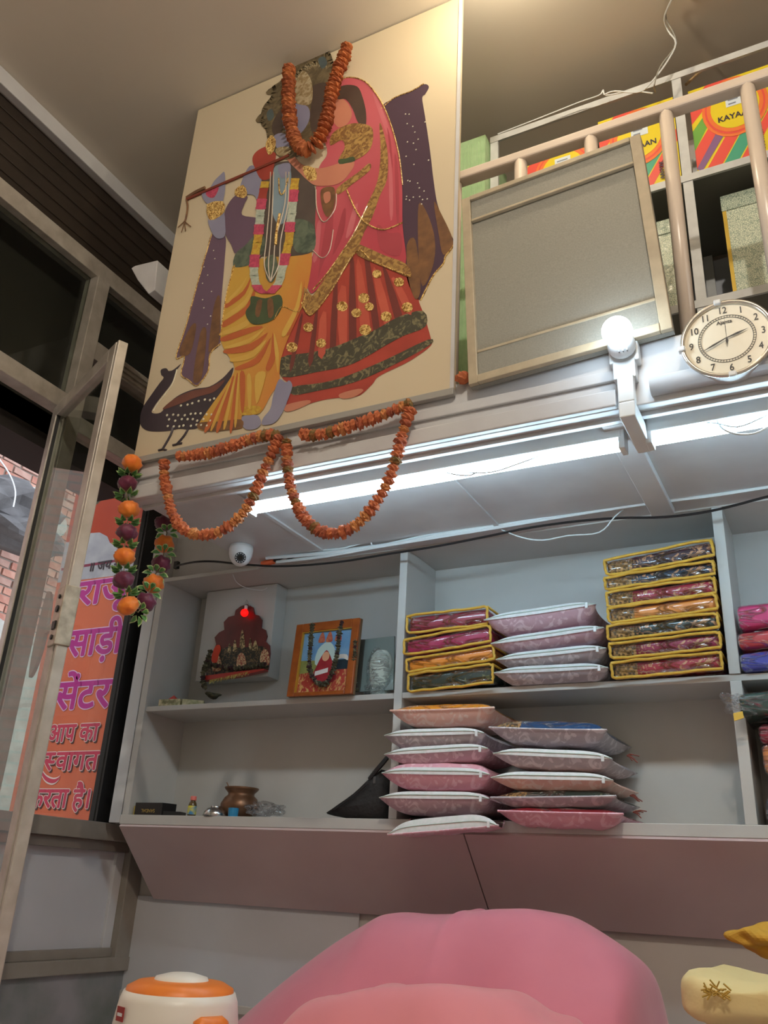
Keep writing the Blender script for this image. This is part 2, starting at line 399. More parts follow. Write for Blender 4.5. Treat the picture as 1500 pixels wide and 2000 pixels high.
A, B, T = sp(176,1117), sp(250,1104), sp(200,1099); g = fit(text_geo('॥ जय श्री')); k = (B.x-A.x)/width(g)
mb = MB(); put_text(mb, ([Vector((v.x*k, v.y*k, 0)) for v in g[0]], g[1]), (A+B)/2, EXn, EZ, NS, .0018, 0, .0030); mb.build('small_lettering', M_ink, sg)

# ------------------------------------------------------------------ open glass door
HN = U(-.995, .778, 0); FRE = U(-.778, .681, 0)
dv = (FRE-HN); dv.z = 0; DL = dv.length; dx_ = dv.normalized(); dn = Vector((-dx_.y, dx_.x, 0))   # dn: to the far side
if dn.y < 0: dn = -dn
dr = thing('glass_door', 'aluminium framed glass door standing open into the shop', 'door', Vector((HN.x, HN.y, 0)))
DT = U(0, 0, .640).z
def dbox(a0, a1, z0, z1, name, M, t=.040, off=-.020, bev=.003):
    o = Vector((HN.x, HN.y, z0))+dx_*a0+dn*off
    return MB().obox(o, dx_*(a1-a0), dn*t, (0, 0, z1-z0)).build(name, M, dr, bevel=bev)
dbox(0, .055, .01, DT, 'hinge_stile', M_alu); 
st = dbox(DL-.060, DL, .01, DT, 'lock_stile', M_alu)
dbox(DL, DL+.006, .01, DT, 'rubber_seal', M_black, .012, -.004, 0)
dbox(DL+.006, DL+.020, .01, DT, 'edge_profile', M_alu, .036, -.018)
dbox(.055, DL-.060, DT-.055, DT, 'top_rail', M_alu); dbox(.055, DL-.060, .01, .12, 'bottom_rail', M_alu)
dbox(.050, DL-.055, .115, DT-.05, 'glass_pane', M_glass, .005, -.002, 0)
dbox(.055, .061, .12, DT-.055, 'gasket', M_black, .012, -.014, 0); dbox(DL-.066, DL-.060, .12, DT-.055, 'gasket', M_black, .012, -.014, 0)
# lock case on the free edge
zl = U(0, 0, .268).z
lk = dbox(DL-.042, DL+.026, zl-.10, zl+.09, 'lock_case', mat('lock_metal', (196, 186, 168), .4, .5, noise=(30, (150, 140, 124), .2)), .050, -.028)
for dz, r in ((.055, .007), (.015, .011), (-.075, .008)):
    c = Vector((HN.x, HN.y, zl+dz))+dx_*(DL-.004)-dn*.029
    MB().tube([c, c-dn*.004], r, 10).build('lock_screw', M_black, lk)
dbox(DL-.016, DL+.010, zl-.05, zl-.025, 'latch', M_black, .01, -.033, 0)
# oval pull handle on the far side of the glass
hp = MB(); c0 = Vector((HN.x, HN.y, zl))+dx_*(DL-.30)+dn*.012
pts = [c0+dx_*(.075*math.cos(a)*(1 if math.cos(a) > 0 else .35))+Vector((0, 0, 1))*(.15*math.sin(a)) for a in [2*math.pi*k/24 for k in range(24)]]
hp.prism(pts, dn*.012); h = hp.build('pull_plate', mat('handle_grey', (165, 158, 152), .4, .3), dr, bevel=.003)
MB().obox(c0+dx_*.06+Vector((0, 0, -.012)), dx_*(.30-.06-.075), dn*.014, (0, 0, .022)).build('handle_arm', M_alu, h)

# ------------------------------------------------------------------ outside: awning, brick wall, rubble, ground
struct(MB().ubox(-6, -1.04, -3, 4.5, FL-.06, FL-.03).build('ground', mat('street_ground', (140, 130, 120), .9, noise=(2, (120, 110, 100), .3))))
aw = MB().ubox(-1.18, -1.05, .2, 1.04, .625, .66).ubox(-1.08, -1.05, .2, 1.04, .60, .66).ubox(-1.09, -1.05, .2, 1.04, .66, 1.12)
tag(aw.build('shutter_box', mat('shutter_dark', (40, 34, 30), .7, noise=(4, (30, 26, 22), .3))), 'dark rolling shutter housing outside above the doorway', 'shutter')
bw = thing('brick_wall', 'weathered red brick wall across the street seen through the door', 'wall', U(-2.66, 2.1, FL))
MB().ubox(-2.76, -2.612, -3.0, 3.6, FL, 2.0).build('mortar', mat('mortar', (150, 138, 126), .9, noise=(6, (128, 116, 106), .3), bump=(20, .4)), bw)
def brickwork():
    M = bpy.data.materials.new('far_brickwork'); M.use_nodes = True; nt = M.node_tree; N = nt.nodes; L = nt.links
    tc = N.new('ShaderNodeTexCoord'); sx_ = N.new('ShaderNodeSeparateXYZ'); cx_ = N.new('ShaderNodeCombineXYZ'); L.new(tc.outputs['Object'], sx_.inputs[0]); L.new(sx_.outputs[1], cx_.inputs[0]); L.new(sx_.outputs[2], cx_.inputs[1])
    br = N.new('ShaderNodeTexBrick'); L.new(cx_.outputs[0], br.inputs['Vector']); br.inputs['Scale'].default_value = 1; br.inputs['Brick Width'].default_value = .232; br.inputs['Row Height'].default_value = .086; br.inputs['Mortar Size'].default_value = .010
    br.inputs['Color1'].default_value = lin((182, 136, 118)); br.inputs['Color2'].default_value = lin((176, 144, 130)); br.inputs['Mortar'].default_value = lin((150, 138, 126))
    b = N['Principled BSDF']; b.inputs['Roughness'].default_value = .9; L.new(br.outputs['Color'], b.inputs['Base Color']); return M
M_farb = brickwork()
for ya, yb in ((-3.0, 1.5), (2.7, 3.6)): MB().ubox(-2.70, -2.608, ya, yb, FL, 2.0).build('far_brickwork', M_farb, bw)
MB().ubox(-2.70, -2.608, 1.5, 2.7, FL, .27).build('far_brickwork', M_farb, bw)
bmats = [mat('brick_a', (182, 136, 118), .85, noise=(9, (150, 92, 76), .3), bump=(40, .4)), mat('brick_b', (176, 144, 130), .85, noise=(9, (150, 110, 96), .3), bump=(40, .4)), mat('brick_c', (194, 152, 134), .85, noise=(9, (168, 112, 92), .3), bump=(40, .4))]
BW, BH = .205, .066
bms = []
for k in range(3):
    b = MB().box((-.02, -BW/2, -BH/2), (.02, BW/2, BH/2)); me = bpy.data.meshes.new('brick')
    vs = [v+Vector((random.uniform(-.004, .004), random.uniform(-.006, .006), random.uniform(-.004, .004))) for v in b.v]
    me.from_pydata(vs, [], b.f); me.materials.append(bmats[k]); me.update(); bms.append(me)
cnt = 0; z = .30*S+CAMZ; row = 0; rnd = random.Random(3)
while z < 1.68*S+CAMZ:
    frac = (z-CAMZ)/S; yc = 2.35-.36*(frac-.3); y = (yc-.24)*S+(row % 2)*.115
    while y < (yc+.30)*S and cnt < 300:
        o = bpy.data.objects.new('brick', rnd.choice(bms)); col.objects.link(o); o.parent = bw
        o.location = Vector((-2.612*S+rnd.uniform(-.008, .010), y, z))-ROOTLOC[bw.name]; o.rotation_euler = (rnd.uniform(-.03, .03), 0, rnd.uniform(-.03, .03)); cnt += 1
        y += .232
    z += .086; row += 1
def lump(name, c, r, M, parent=None, seed=0, sub=3, amp=.3):
    bm = bmesh.new(); bmesh.ops.create_icosphere(bm, subdivisions=sub, radius=1); rr = random.Random(seed)
    ph = [(rr.uniform(0, 6), rr.uniform(0, 6), rr.uniform(0, 6), rr.uniform(1.5, 5)) for _ in range(6)]
    mb = MB(); vs = []
    for v in bm.verts:
        k = 1+sum(amp/(i+1)*math.sin(f*v.co.x+a)*math.sin(f*v.co.y+b)*math.cos(f*v.co.z+c_) for i, (a, b, c_, f) in enumerate(ph))
        vs.append(Vector(c)+Vector((v.co.x*r[0]*k, v.co.y*r[1]*k, v.co.z*r[2]*k)))
    mb.add(vs, BF(bm)); bm.free()
    return mb.build(name, M, parent)
M_plast = mat('old_plaster', (176, 172, 164), .9, noise=(7, (140, 136, 128), .25), bump=(14, .8))
for k, (px, py, ry, rz) in enumerate(((30, 1340, .55, .5), (70, 1290, .3, .35), (20, 1480, .6, .5), (80, 1010, .35, .28), (15, 1240, .3, .15), (110, 1380, .3, .5))):
    lump('plaster_patch', at_x(px, py, -2.605), (.045, ry, rz), M_plast, bw, k, 3, .5)
sl = thing('concrete_slab', 'broken grey concrete slab jutting out of the brick wall', 'slab', at_x(15, 975, -2.5))
c = at_x(8, 985, -2.45)
lump('slab_body', c+Vector((0, -.1, 0)), (.32, .55, .22), mat('grey_concrete', (112, 110, 110), .9, noise=(5, (80, 78, 78), .25), bump=(10, .8)), sl, 31, 3, .35)
lump('slab_edge', c+Vector((.1, .2, -.25)), (.30, .42, .12), MATS['grey_concrete'], sl, 12, 3, .35)
tag(MB().tube(smooth_pts([at_x(-10, 885, -2.3), at_x(18, 925, -2.3), at_x(30, 960, -2.3), at_x(26, 990, -2.3)], 4, False), .007, 5).build('street_cable', M_wirew), 'thin pale cable hanging in front of the brick wall', 'cable')

# ================================================================== MEZZANINE
mz = bpy.data.objects.new('trim_3', None); col.objects.link(mz); mz.location = U(-.755, .73, .43); ROOTLOC['trim_3'] = mz.location.copy(); mz['kind'] = 'structure'
mz['label'] = 'white painted mezzanine gallery with moulded fascia'
MB().ubox(-.755, XR, .745, 1.098, .432, .488).build('gallery_floor', M_white, mz)
MB().ubox(-.757, -.145, .730, .745, .428, .496).build('fascia_board', M_white, mz, bevel=.003)
MB().ubox(-.757, -.150, .722, .730, .428, .446).build('fascia_moulding', M_white, mz, bevel=.004)
MB().ubox(-.757, -.150, .726, .730, .458, .470).build('fascia_moulding', M_white, mz, bevel=.003)
MB().ubox(-.145, XR, .730, .745, .428, .496).build('fascia_board', M_white, mz, bevel=.003)
MB().tube([U(-.118, .727, .443), U(XR, .727, .443)], .026, 12).build('fascia_half_round', M_white, mz, smooth=True)
MB().ubox(-.772, -.757, .728, .760, .434, .456).build('end_block', M_white, mz, bevel=.004)
MB().ubox(-.755, XR, .745, .752, .424, .432).build('soffit_bead', M_white, mz, bevel=.002)
for x in (-.622, -.36, .18, .45): MB().ubox(x-.003, x+.003, .752, .99, .4295, .4325).build('soffit_batten', M_white, mz)
MB().ubox(-.172, -.145, .752, .99, .424, .4325).build('soffit_batten', M_white, mz, bevel=.003)
# cream handrail on turned posts
rl = thing('handrail', 'cream enamelled handrail with round posts along the gallery edge', 'railing', U(.3, .74, .49))
MB().ubox(-.335, XR, .740, .756, .794, .807).build('top_rail', M_cream, rl, bevel=.006)
for k in range(15):
    x = -.332+k*.0835
    MB().tube([U(x, .748, .488), U(x, .748, .796)], .021, 12).build('post', M_cream, rl, smooth=True)

# ------------------------------------------------------------------ devotional picture board
YP = .724
pb = thing('picture_board', 'large cream board with a printed flute player, a woman in pink and a peacock', 'picture', at_y(580, 830, YP))
def PP(x, y, k=0):
    v = at_y(x, y, YP); v.y -= .0011*k; return v
bl, br_, tr_, tl = at_y(262, 896, YP), at_y(890, 757, YP), at_y(901, 2, YP), at_y(388, 204, YP)
x0, x1 = (bl.x+tl.x)/2, (br_.x+tr_.x)/2; z0, z1 = (bl.z+br_.z)/2, U(0, 0, 1.098).z
M_board = mat('cream_board', (214, 200, 172), .42, noise=(1.2, (206, 190, 160), .3))
MB().box((x0, YP*S, z0), (x1, YP*S+.012, z1)).build('board', M_board, pb, bevel=.002)
MB().box((x1-.012, YP*S-.004, z0), (x1, YP*S, z1)).build('edge_strip', M_white, pb)
MB().box((x0, YP*S-.006, z0-.022), (x1, YP*S+.012, z0)).build('edge_strip', mat('grey_edge', (160, 158, 152), .5), pb, bevel=.002)

def shape(name, M, polys, k, parent=pb, n=4, rough=False):
    """printed areas: each a closed outline of picture points on the board"""
    first = None
    for i, pts in enumerate(polys):
        P = [PP(x, y, 0) for x, y in pts]
        P = smooth_pts(P, n) if n > 1 else P
        o = MB().ngon([p+Vector((0, -.0011*(k+i*.08), 0)) for p in P]).build(name, M, parent)
        first = first or o
    return first
def hazed(c, k=.27, g=(150, 128, 108)): return tuple(v*(1-k)+w_*k for v, w_ in zip(c, g))  # greys the print colours: lens haze put into the pigment
def pm(name, a, b, scale=14, k=.22, rough=.4): return mat('print_'+name, hazed(a), rough, noise=(scale, hazed(b), k))
def grad(name, a, b, vec, lo, hi, wob=.06, scale=9, rough=.4):
    """printed colour running from a to b along vec (board space) with an uneven edge"""
    M = bpy.data.materials.new(name); M.use_nodes = True; nt = M.node_tree; N = nt.nodes; L = nt.links; bs = N['Principled BSDF']; bs.inputs['Roughness'].default_value = rough
    tc = N.new('ShaderNodeTexCoord'); dt = N.new('ShaderNodeVectorMath'); dt.operation = 'DOT_PRODUCT'; dt.inputs[1].default_value = vec; L.new(tc.outputs['Object'], dt.inputs[0])
    ns = N.new('ShaderNodeTexNoise'); ns.inputs['Scale'].default_value = scale; ns.inputs['Detail'].default_value = 5; L.new(tc.outputs['Object'], ns.inputs['Vector'])
    ma = N.new('ShaderNodeMath'); ma.operation = 'MULTIPLY_ADD'; ma.inputs[1].default_value = wob*4; L.new(ns.outputs['Fac'], ma.inputs[0]); L.new(dt.outputs['Value'], ma.inputs[2])
    mr_ = N.new('ShaderNodeMapRange'); mr_.inputs['From Min'].default_value = lo+wob*2; mr_.inputs['From Max'].default_value = hi+wob*2; L.new(ma.outputs[0], mr_.inputs['Value'])
    mx = N.new('ShaderNodeMix'); mx.data_type = 'RGBA'; mx.inputs[6].default_value = lin(hazed(a)); mx.inputs[7].default_value = lin(hazed(b)); L.new(mr_.outputs[0], mx.inputs[0]); L.new(mx.outputs[2], bs.inputs['Base Color'])
    return M
M_pur = grad('print_purple', (92, 70, 104), (50, 32, 60), (1, 0, .1), -.1, .35, .14, 16); M_gold = pattern('print_gold', hazed((120, 78, 36)), hazed((186, 146, 72)), 42, .5, .08, .35)
M_brown = pm('brown', (84, 52, 34), (130, 86, 48), 26); M_pink = grad('print_pink', (214, 84, 104), (196, 50, 76), (.4, 0, -1), -1.1, -.5, .10, 6)
M_red = pm('red', (192, 54, 44), (160, 40, 34), 9); M_dred = pm('fold', (112, 32, 34), (92, 28, 30), 9)
M_dgr = pattern('print_darkgreen', hazed((44, 50, 40)), hazed((120, 118, 84)), 40, .56, .05, .4); M_skinw = pm('skin_rose', (222, 140, 112), (206, 120, 96), 5)
M_skinb = pm('skin_blue', (150, 158, 196), (128, 134, 178), 5); M_hair = pm('hair', (44, 34, 34), (64, 50, 44), 12)
M_dho = grad('print_dhoti', (226, 176, 58), (224, 104, 44), (1, 0, -.25), -.42, .06, .07, 10); M_sash = pattern('print_sash', hazed((44, 70, 62)), hazed((86, 110, 92)), 16, .5, .1, .4)
M_tors = pm('dark_torso', (52, 48, 50), (74, 68, 66), 10); M_chest = pm('chest_blue', (140, 178, 198), (120, 156, 184), 5)
M_feath = pattern('print_feather', hazed((70, 62, 40)), hazed((110, 98, 66)), 26, .52, .12, .5); M_crown = pattern('print_crown', hazed((150, 130, 84)), hazed((206, 196, 160)), 34, .5, .1, .3)
M_gwhite = pattern('print_gwhite', hazed((206, 222, 206)), hazed((176, 200, 184)), 50, .5, .1, .5); M_gpink = pattern('print_gpink', hazed((222, 66, 110)), hazed((190, 46, 90)), 50, .5, .1, .5); M_gyel = pattern('print_gyel', hazed((226, 190, 50)), hazed((206, 150, 40)), 50, .5, .1, .5)
M_pea = pm('peacock', (24, 22, 38), (38, 32, 52), 10); M_pear = pm('peacock_red', (120, 58, 46), (70, 36, 40), 8); M_spot = mat('print_spot', (226, 222, 200), .25)
M_glit = pattern('gold_glitter', (140, 96, 44), (240, 206, 128), 90, .5, .1, .25); M_bead = mat('print_beads', (190, 176, 160), .35); M_green = pm('leaf', (52, 84, 48), (36, 60, 40), 14)

def trim_line(pts, r, M, parent, k=1.5, n=4, closed=False):
    P = smooth_pts([PP(x, y, k) for x, y in pts], n, closed)
    return MB().tube(P, r, 5, closed).build('glitter_cord', M, parent)

# --- peacock
pk = shape('printed_peacock', M_pea, [[(354,711),(344,726),(336,748),(318,772),(303,792),(297,806),(314,806),(330,788),(350,772),(380,760),(410,755),(436,738),(456,718),(446,750),(412,797),(390,833),(372,839),(350,838),(329,842),(300,843),(283,839),(274,826),(278,799),(294,774),(311,750),(320,738),(315,732),(320,724),(336,724)]], 1)
shape('wing', M_pear, [[(318,800),(340,780),(375,764),(410,757),(440,742),(420,765),(385,776),(350,790)]], 1.6, pk)
shape('crest', M_pea, [[(318,735),(314,726),(317,721),(326,720),(329,728)]], 1.2, pk)
for A in (((338,836),(334,850),(318,878)), ((368,838),(360,852),(346,868))):
    trim_line(A, .005, M_pea, pk, 1.2, 3)
for A in (((318,878),(310,880)), ((318,878),(326,880)), ((346,868),(338,870)), ((346,868),(356,866))): trim_line(A, .004, M_pea, pk, 1.2, 1)
mb = MB(); rr = random.Random(5)
for j in range(7):
    for i in range(10):
        x = 328+i*11+(j % 2)*5; y = 832-j*11-(i*2.6 if j > 2 else 0)
        if y < 838-(0 if i < 9 else 20) and (x-300)*.28+(838-y) < 96 and x < 405-(838-y)*-.5 and x < 438:
            if 838-y > 30+(x-320)*.45: continue
            q = PP(x+rr.uniform(-2, 2), y+rr.uniform(-2, 2), 1.9); mb.lathe([(.0001, .003), (.0042, .002), (.005, 0)], q, 6, 'y')
mb.build('sequins', M_spot, pk)['kind'] = 'stuff'
trim_line([(346,722),(338,748),(322,772),(306,792),(300,803)], .0022, M_spot, pk, 1.5)

# --- purple stole hanging behind the flute player, and the woman's stole
st_ = shape('printed_stole', M_pur, [[(414,458),(440,460),(439,509),(434,570),(431,620),(430,672),(410,690),(407,722),(396,742),(384,753),(368,741),(354,729),(361,696),(344,699),(347,686),(364,636),(389,544),(403,493)]], 1)
shape('hem', M_brown, [[(372,640),(384,636),(372,690),(350,690)], [(392,650),(404,648),(396,730),(385,748),(378,735)], [(418,600),(430,580),(428,668),(412,686),(408,680)]], 1.5, st_)
trim_line([(431,672),(411,691),(408,722),(396,743),(384,754),(368,742),(354,731),(361,697),(344,699),(364,636),(389,544),(414,458)], .0022, M_glit, st_, 1.4)
s2 = shape('printed_stole', M_pur, [[(745,215),(770,193),(805,179),(828,165),(838,170),(831,184),(825,192),(830,225),(840,293),(847,352),(855,400),(870,438),(888,474),(881,487),(870,501),(866,515),(846,539),(822,586),(800,560),(790,515),(780,443),(775,352),(770,290)]], 1)
shape('hem', M_brown, [[(818,400),(836,420),(850,470),(846,520),(826,560),(818,500)], [(848,396),(858,410),(886,474),(866,498),(856,450)], [(795,480),(812,470),(822,560),(812,585),(798,545)]], 1.5, s2)
trim_line([(745,213),(770,192),(805,178),(828,164)], .0025, M_glit, s2, 1.4); trim_line([(888,476),(881,488),(870,502),(866,516),(846,540),(822,587)], .0025, M_glit, s2, 1.4)
mb = MB()
for k in range(26):
    mb.lathe([(.0001, .002), (.0026, .001), (.003, 0)], PP(rr.uniform(792, 838), rr.uniform(215, 400), 1.6), 6, 'y')
for k in range(10): mb.lathe([(.0001, .002), (.0026, .001), (.003, 0)], PP(rr.uniform(400, 428)-k*2, 490+k*16, 1.6), 6, 'y')
mb.build('sequins', M_spot, s2)['kind'] = 'stuff'

# --- woman: skirt, veil, blouse, arm
wm = shape('printed_woman', M_red, [[(680,485),(720,490),(803,541),(819,591),(827,612),(842,662),(840,677),(815,696),(790,711),(741,735),(728,750),(707,770),(690,776),(668,777),(640,780),(608,788),(577,801),(559,803),(560,788),(569,755),(550,736),(549,700),(562,661),(580,610),(597,580),(615,600)]], 1)
shape('skirt_fold', M_dred, [[(684,512),(692,512),(697,680),(682,682)], [(712,505),(722,508),(742,640),(730,648)], [(748,525),(757,532),(786,615),(772,625)], [(652,560),(660,552),(656,690),(644,692)], [(616,612),(622,605),(612,705),(602,706)], [(585,625),(592,618),(574,715),(566,716)]], 1.4, wm, 2)
shape('skirt_band', M_dgr, [[(550,699),(600,690),(650,679),(700,659),(733,645),(780,619),(827,608),(832,638),(790,656),(754,675),(715,698),(676,716),(620,727),(551,737)]], 1.7, wm, 3)
shape('skirt_band', M_dgr, [[(572,756),(630,748),(680,734),(754,703),(836,664),(838,676),(756,720),(690,748),(620,764),(573,772)]], 1.7, wm, 3)
shape('skirt_light', pm('skirt_light', (214, 84, 66), (200, 66, 54), 12), [[(696,520),(706,520),(724,640),(706,655)], [(728,530),(740,535),(764,620),(750,632)], [(660,580),(676,560),(678,672),(664,678)], [(625,625),(638,610),(636,690),(622,695)], [(765,545),(780,552),(806,605),(794,612)]], 1.5, wm, 2)
shape('skirt_motif', M_glit, [[(x+r*math.cos(a), y+r*.9*math.sin(a)) for a in [k*math.pi/4 for k in range(8)]] for x, y, r in ((669,599,11),(711,583,11),(714,645,12),(755,619,11),(796,601,11),(603,640,10),(571,679,11),(628,671,10),(737,536,9),(780,552,10),(697,612,10),(722,600,9))], 2, wm, 2)
shape('foot', M_skinw, [[(664,770),(700,760),(710,764),(690,777),(668,779)], [(558,792),(600,782),(606,788),(575,802),(558,804)]], 1.9, wm, 3)
def spikes(name, M, pts, k, lenpx, parent, cnt, seed=1, inward=0):
    rr = random.Random(seed); P = smooth_pts([Vector((x, y, 0)) for x, y in pts], 6, False); mb = MB()
    for i in range(cnt):
        j = rr.uniform(0, len(P)-1.01); a = P[int(j)]; t = (P[int(j)+1]-P[int(j)]).normalized(); nn = Vector((t.y, -t.x, 0)); a = a-nn*inward; L = lenpx*rr.uniform(.5, 1.3); b = a+nn*L+t*rr.uniform(-.5, .5)*L
        mb.add([PP(a.x-t.x*1.2, a.y-t.y*1.2, k), PP(a.x+t.x*1.2, a.y+t.y*1.2, k), PP(b.x, b.y, k)], [(0,1,2)])
    o = mb.build(name, M, parent); o['kind'] = 'stuff'; return o
vl = shape('veil', M_pink, [[(656,164),(668,156),(681,153),(705,157),(723,170),(747,205),(765,251),(779,305),(786,363),(787,443),(793,515),(760,506),(710,488),(690,482),(660,520),(619,567),(606,572),(600,547),(607,510),(615,480),(618,363),(625,325),(640,300),(632,260),(640,215)]], 2.2, wm)
shape('veil_border', M_gold, [[(742,242),(750,260),(758,300),(757,350),(742,385),(728,425),(712,455),(697,490),(650,565),(617,609),(603,616),(588,591),(595,562),(608,577),(620,567),(680,474),(700,440),(718,400),(738,355),(744,300)], [(697,478),(712,482),(752,500),(793,516),(803,543),(760,526),(700,500)], [(660,368),(700,338),(722,320),(723,334),(690,360),(662,381)]], 2.8, wm, 3)
trim_line([(590,592),(603,615),(617,609),(650,566),(697,492),(730,512),(803,542)], .0026, M_glit, wm, 3.2)
trim_line([(611,568),(640,535),(682,474),(700,442),(718,404)], .0026, M_glit, wm, 3.2)
trim_line([(678,372),(690,400),(704,425),(720,440),(750,450),(787,436)], .0028, M_glit, wm, 3.2)
trim_line([(660,160),(681,152),(705,156),(724,170),(748,205),(766,250),(780,304),(787,362)], .0022, M_glit, wm, 2.6)
trim_line([(618,372),(620,410),(634,435),(655,410),(658,380)], .0022, M_bead, wm, 3.2); trim_line([(612,490),(630,505),(645,490),(652,450)], .0018, M_bead, wm, 3.2)
shape('veil_fold', pm('veil_fold', (170, 44, 66), (184, 54, 76), 6), [[(772,300),(779,340),(780,440),(776,440),(772,350)], [(640,420),(652,400),(648,470),(630,520),(622,540)], [(668,420),(676,410),(672,455),(650,500)], [(738,440),(760,456),(784,458),(782,500),(744,488)], [(757,250),(764,275),(768,330),(763,300)]], 2.5, wm, 3)
shape('veil_light', pm('veil_light', (226, 110, 128), (214, 92, 112), 6), [[(728,180),(748,215),(762,260),(756,262),(740,220)], [(760,300),(767,340),(768,420),(762,420)], [(690,410),(700,400),(690,450),(676,465)], [(620,440),(628,436),(622,500),(612,510)]], 2.5, wm, 3)
shape('hair', M_hair, [[(655,180),(672,168),(698,170),(709,191),(716,223),(714,250),(700,240),(690,215),(676,195),(660,195)]], 2.9, wm)
shape('face', M_skinw, [[(652,196),(668,193),(682,206),(688,226),(678,244),(662,250),(650,236),(644,220)]], 2.7, wm)
shape('blouse', M_gold, [[(650,262),(676,246),(700,242),(728,252),(724,292),(692,315),(663,314),(674,290),(668,275),(646,285)]], 3.0, wm)
shape('sleeve_trim', M_green, [[(662,313),(676,311),(691,307),(694,316),(678,320),(664,322)]], 3.4, wm, 2)
shape('arm', M_skinw, [[(664,320),(692,316),(687,335),(662,360),(620,364),(600,352),(588,340),(566,318),(560,306),(570,300),(590,322),(621,330),(645,326)]], 3.2, wm)
shape('bangle', M_glit, [[(592,326),(616,330),(619,352),(601,352)]], 3.6, wm, 2)
shape('pendant', M_brown, [[(628,372),(650,366),(656,380),(652,410),(640,425),(630,405)]], 3.0, wm); shape('pendant_stone', M_skinw, [[(633,380),(645,376),(646,392),(636,398)]], 3.3, wm)

# --- flute player
fp = shape('printed_flute_player', M_dho, [[(458,518),(490,510),(540,500),(600,487),(610,500),(606,540),(598,575),(585,615),(564,661),(550,700),(547,728),(546,748),(530,772),(508,808),(474,812),(474,836),(440,840),(409,842),(387,835),(409,799),(444,750),(459,718),(439,684),(431,658),(435,624),(442,578),(451,543)]], 2.4)
M_fold = pm('dhoti_fold', (196, 82, 36), (210, 100, 40), 8); M_fhi = pm('dhoti_light', (238, 200, 84), (230, 176, 64), 8)
shape('fold_line', M_fold, [[(441,595),(475,570),(492,540),(480,575),(445,602)], [(436,630),(480,600),(500,560),(490,605),(440,640)], [(434,660),(490,640),(515,640),(480,655),(440,668)], [(440,684),(490,672),(525,650),(495,684),(446,692)], [(462,718),(500,700),(530,660),(508,708),(468,724)], [(560,640),(588,590),(596,545),(590,600),(566,655)], [(520,720),(530,690),(534,650),(540,695),(528,724)], [(470,730),(480,735),(478,800),(472,800)], [(452,745),(458,745),(432,836),(424,836)], [(444,760),(448,760),(410,838),(402,836)], [(462,740),(466,740),(456,836),(450,836)]], 2.9, fp, 3)
shape('fold_light', M_fhi, [[(444,588),(470,560),(484,540),(474,562),(448,592)], [(438,618),(478,588),(496,556),(484,594),(441,626)], [(433,650),(480,628),(505,600),(484,638),(436,656)], [(442,678),(488,662),(520,640),(490,670),(446,682)], [(452,702),(490,690),(522,664),(498,698),(458,708)], [(536,650),(546,690),(544,730),(538,690)], [(552,650),(578,600),(590,550),(586,600),(560,655)], [(484,735),(492,738),(492,792),(486,794)], [(458,742),(461,742),(444,830),(438,830)], [(448,752),(451,752),(420,834),(414,834)], [(466,738),(469,738),(464,826),(459,826)], [(500,735),(520,728),(514,760),(502,790)]], 3.05, fp, 3)
shape('dhoti_hem', M_gyel, [[(474,796),(508,794),(508,808),(474,812)]], 3, fp, 2); shape('dhoti_hem', M_brown, [[(391,826),(430,824),(472,820),(473,836),(440,841),(409,843),(387,836)]], 3, fp, 3)
shape('foot', M_skinb, [[(474,815),(490,811),(505,813),(511,826),(505,836),(493,840),(481,839),(474,830)], [(546,742),(559,748),(566,744),(572,756),(562,785),(552,808),(538,826),(520,831),(512,828),(516,816),(529,799),(535,772)]], 2.9, fp)
shape('torso', M_tors, [[(505,352),(520,330),(545,318),(575,318),(600,345),(617,372),(616,440),(614,490),(560,502),(500,500),(470,500),(490,455),(508,425)]], 2.6, fp)
shape('sash', M_sash, [[(461,497),(480,480),(505,455),(520,470),(512,500),(490,518),(458,522)], [(575,430),(612,440),(615,488),(582,494),(572,470)]], 2.9, fp)
shape('chest', M_chest, [[(536,330),(552,322),(568,330),(570,380),(565,420),(548,440),(534,420),(533,370)]], 3.0, fp)
shape('shawl_sleeve', M_pur, [[(442,408),(462,382),(484,384),(478,400),(474,421),(508,429),(504,456),(482,480),(462,497),(452,478),(443,463),(438,440)]], 2.8, fp)
shape('shoulder', M_skinb, [[(488,326),(502,328),(512,342),(510,366),(504,392),(496,382),(470,377),(474,352)]], 3.0, fp)
shape('shoulder_cloth', M_red, [[(494,310),(506,294),(530,286),(540,300),(536,326),(530,348),(512,352),(500,332)]], 3.2, fp)
shape('forearm', M_skinb, [[(408,428),(436,414),(441,440),(440,462),(426,467),(415,455)]], 3.0, fp)
shape('bangle', M_glit, [[(405,400),(436,394),(440,412),(430,424),(410,431)]], 3.3, fp, 2)
shape('armlet', M_glit, [[(460,372),(476,362),(484,378),(478,388),(462,384)]], 3.4, fp, 2)
shape('hand', M_skinb, [[(395,380),(408,372),(420,354),(432,342),(439,337),(441,352),(440,378),(432,400),(406,399)]], 3.1, fp); shape('palm', M_gpink, [[(404,376),(428,366),(420,386),(408,386)]], 3.4, fp)
hd = shape('headdress', M_feath, [[(522,258),(510,240),(514,212),(530,190),(532,172),(550,158),(574,128),(595,117),(625,106),(643,102),(652,122),(658,145),(650,175),(642,200),(634,240),(604,292),(562,312),(538,300),(524,280)]], 3.4, fp)
shape('plume', M_feath, [[(566,128),(562,110),(580,118)], [(590,118),(594,104),(606,112)], [(622,106),(632,88),(646,102)], [(510,240),(500,236),(512,222)], [(530,186),(520,182),(532,172)], [(650,125),(662,126),(657,140)]], 3.3, fp, 2)
spikes('feather_strands', M_feath, [(524,280),(520,256),(510,240),(514,212),(530,190),(532,172),(550,158),(574,128),(595,117),(625,106),(643,102),(652,122),(658,145),(650,175)], 3.5, -14, fp, 170, 3)
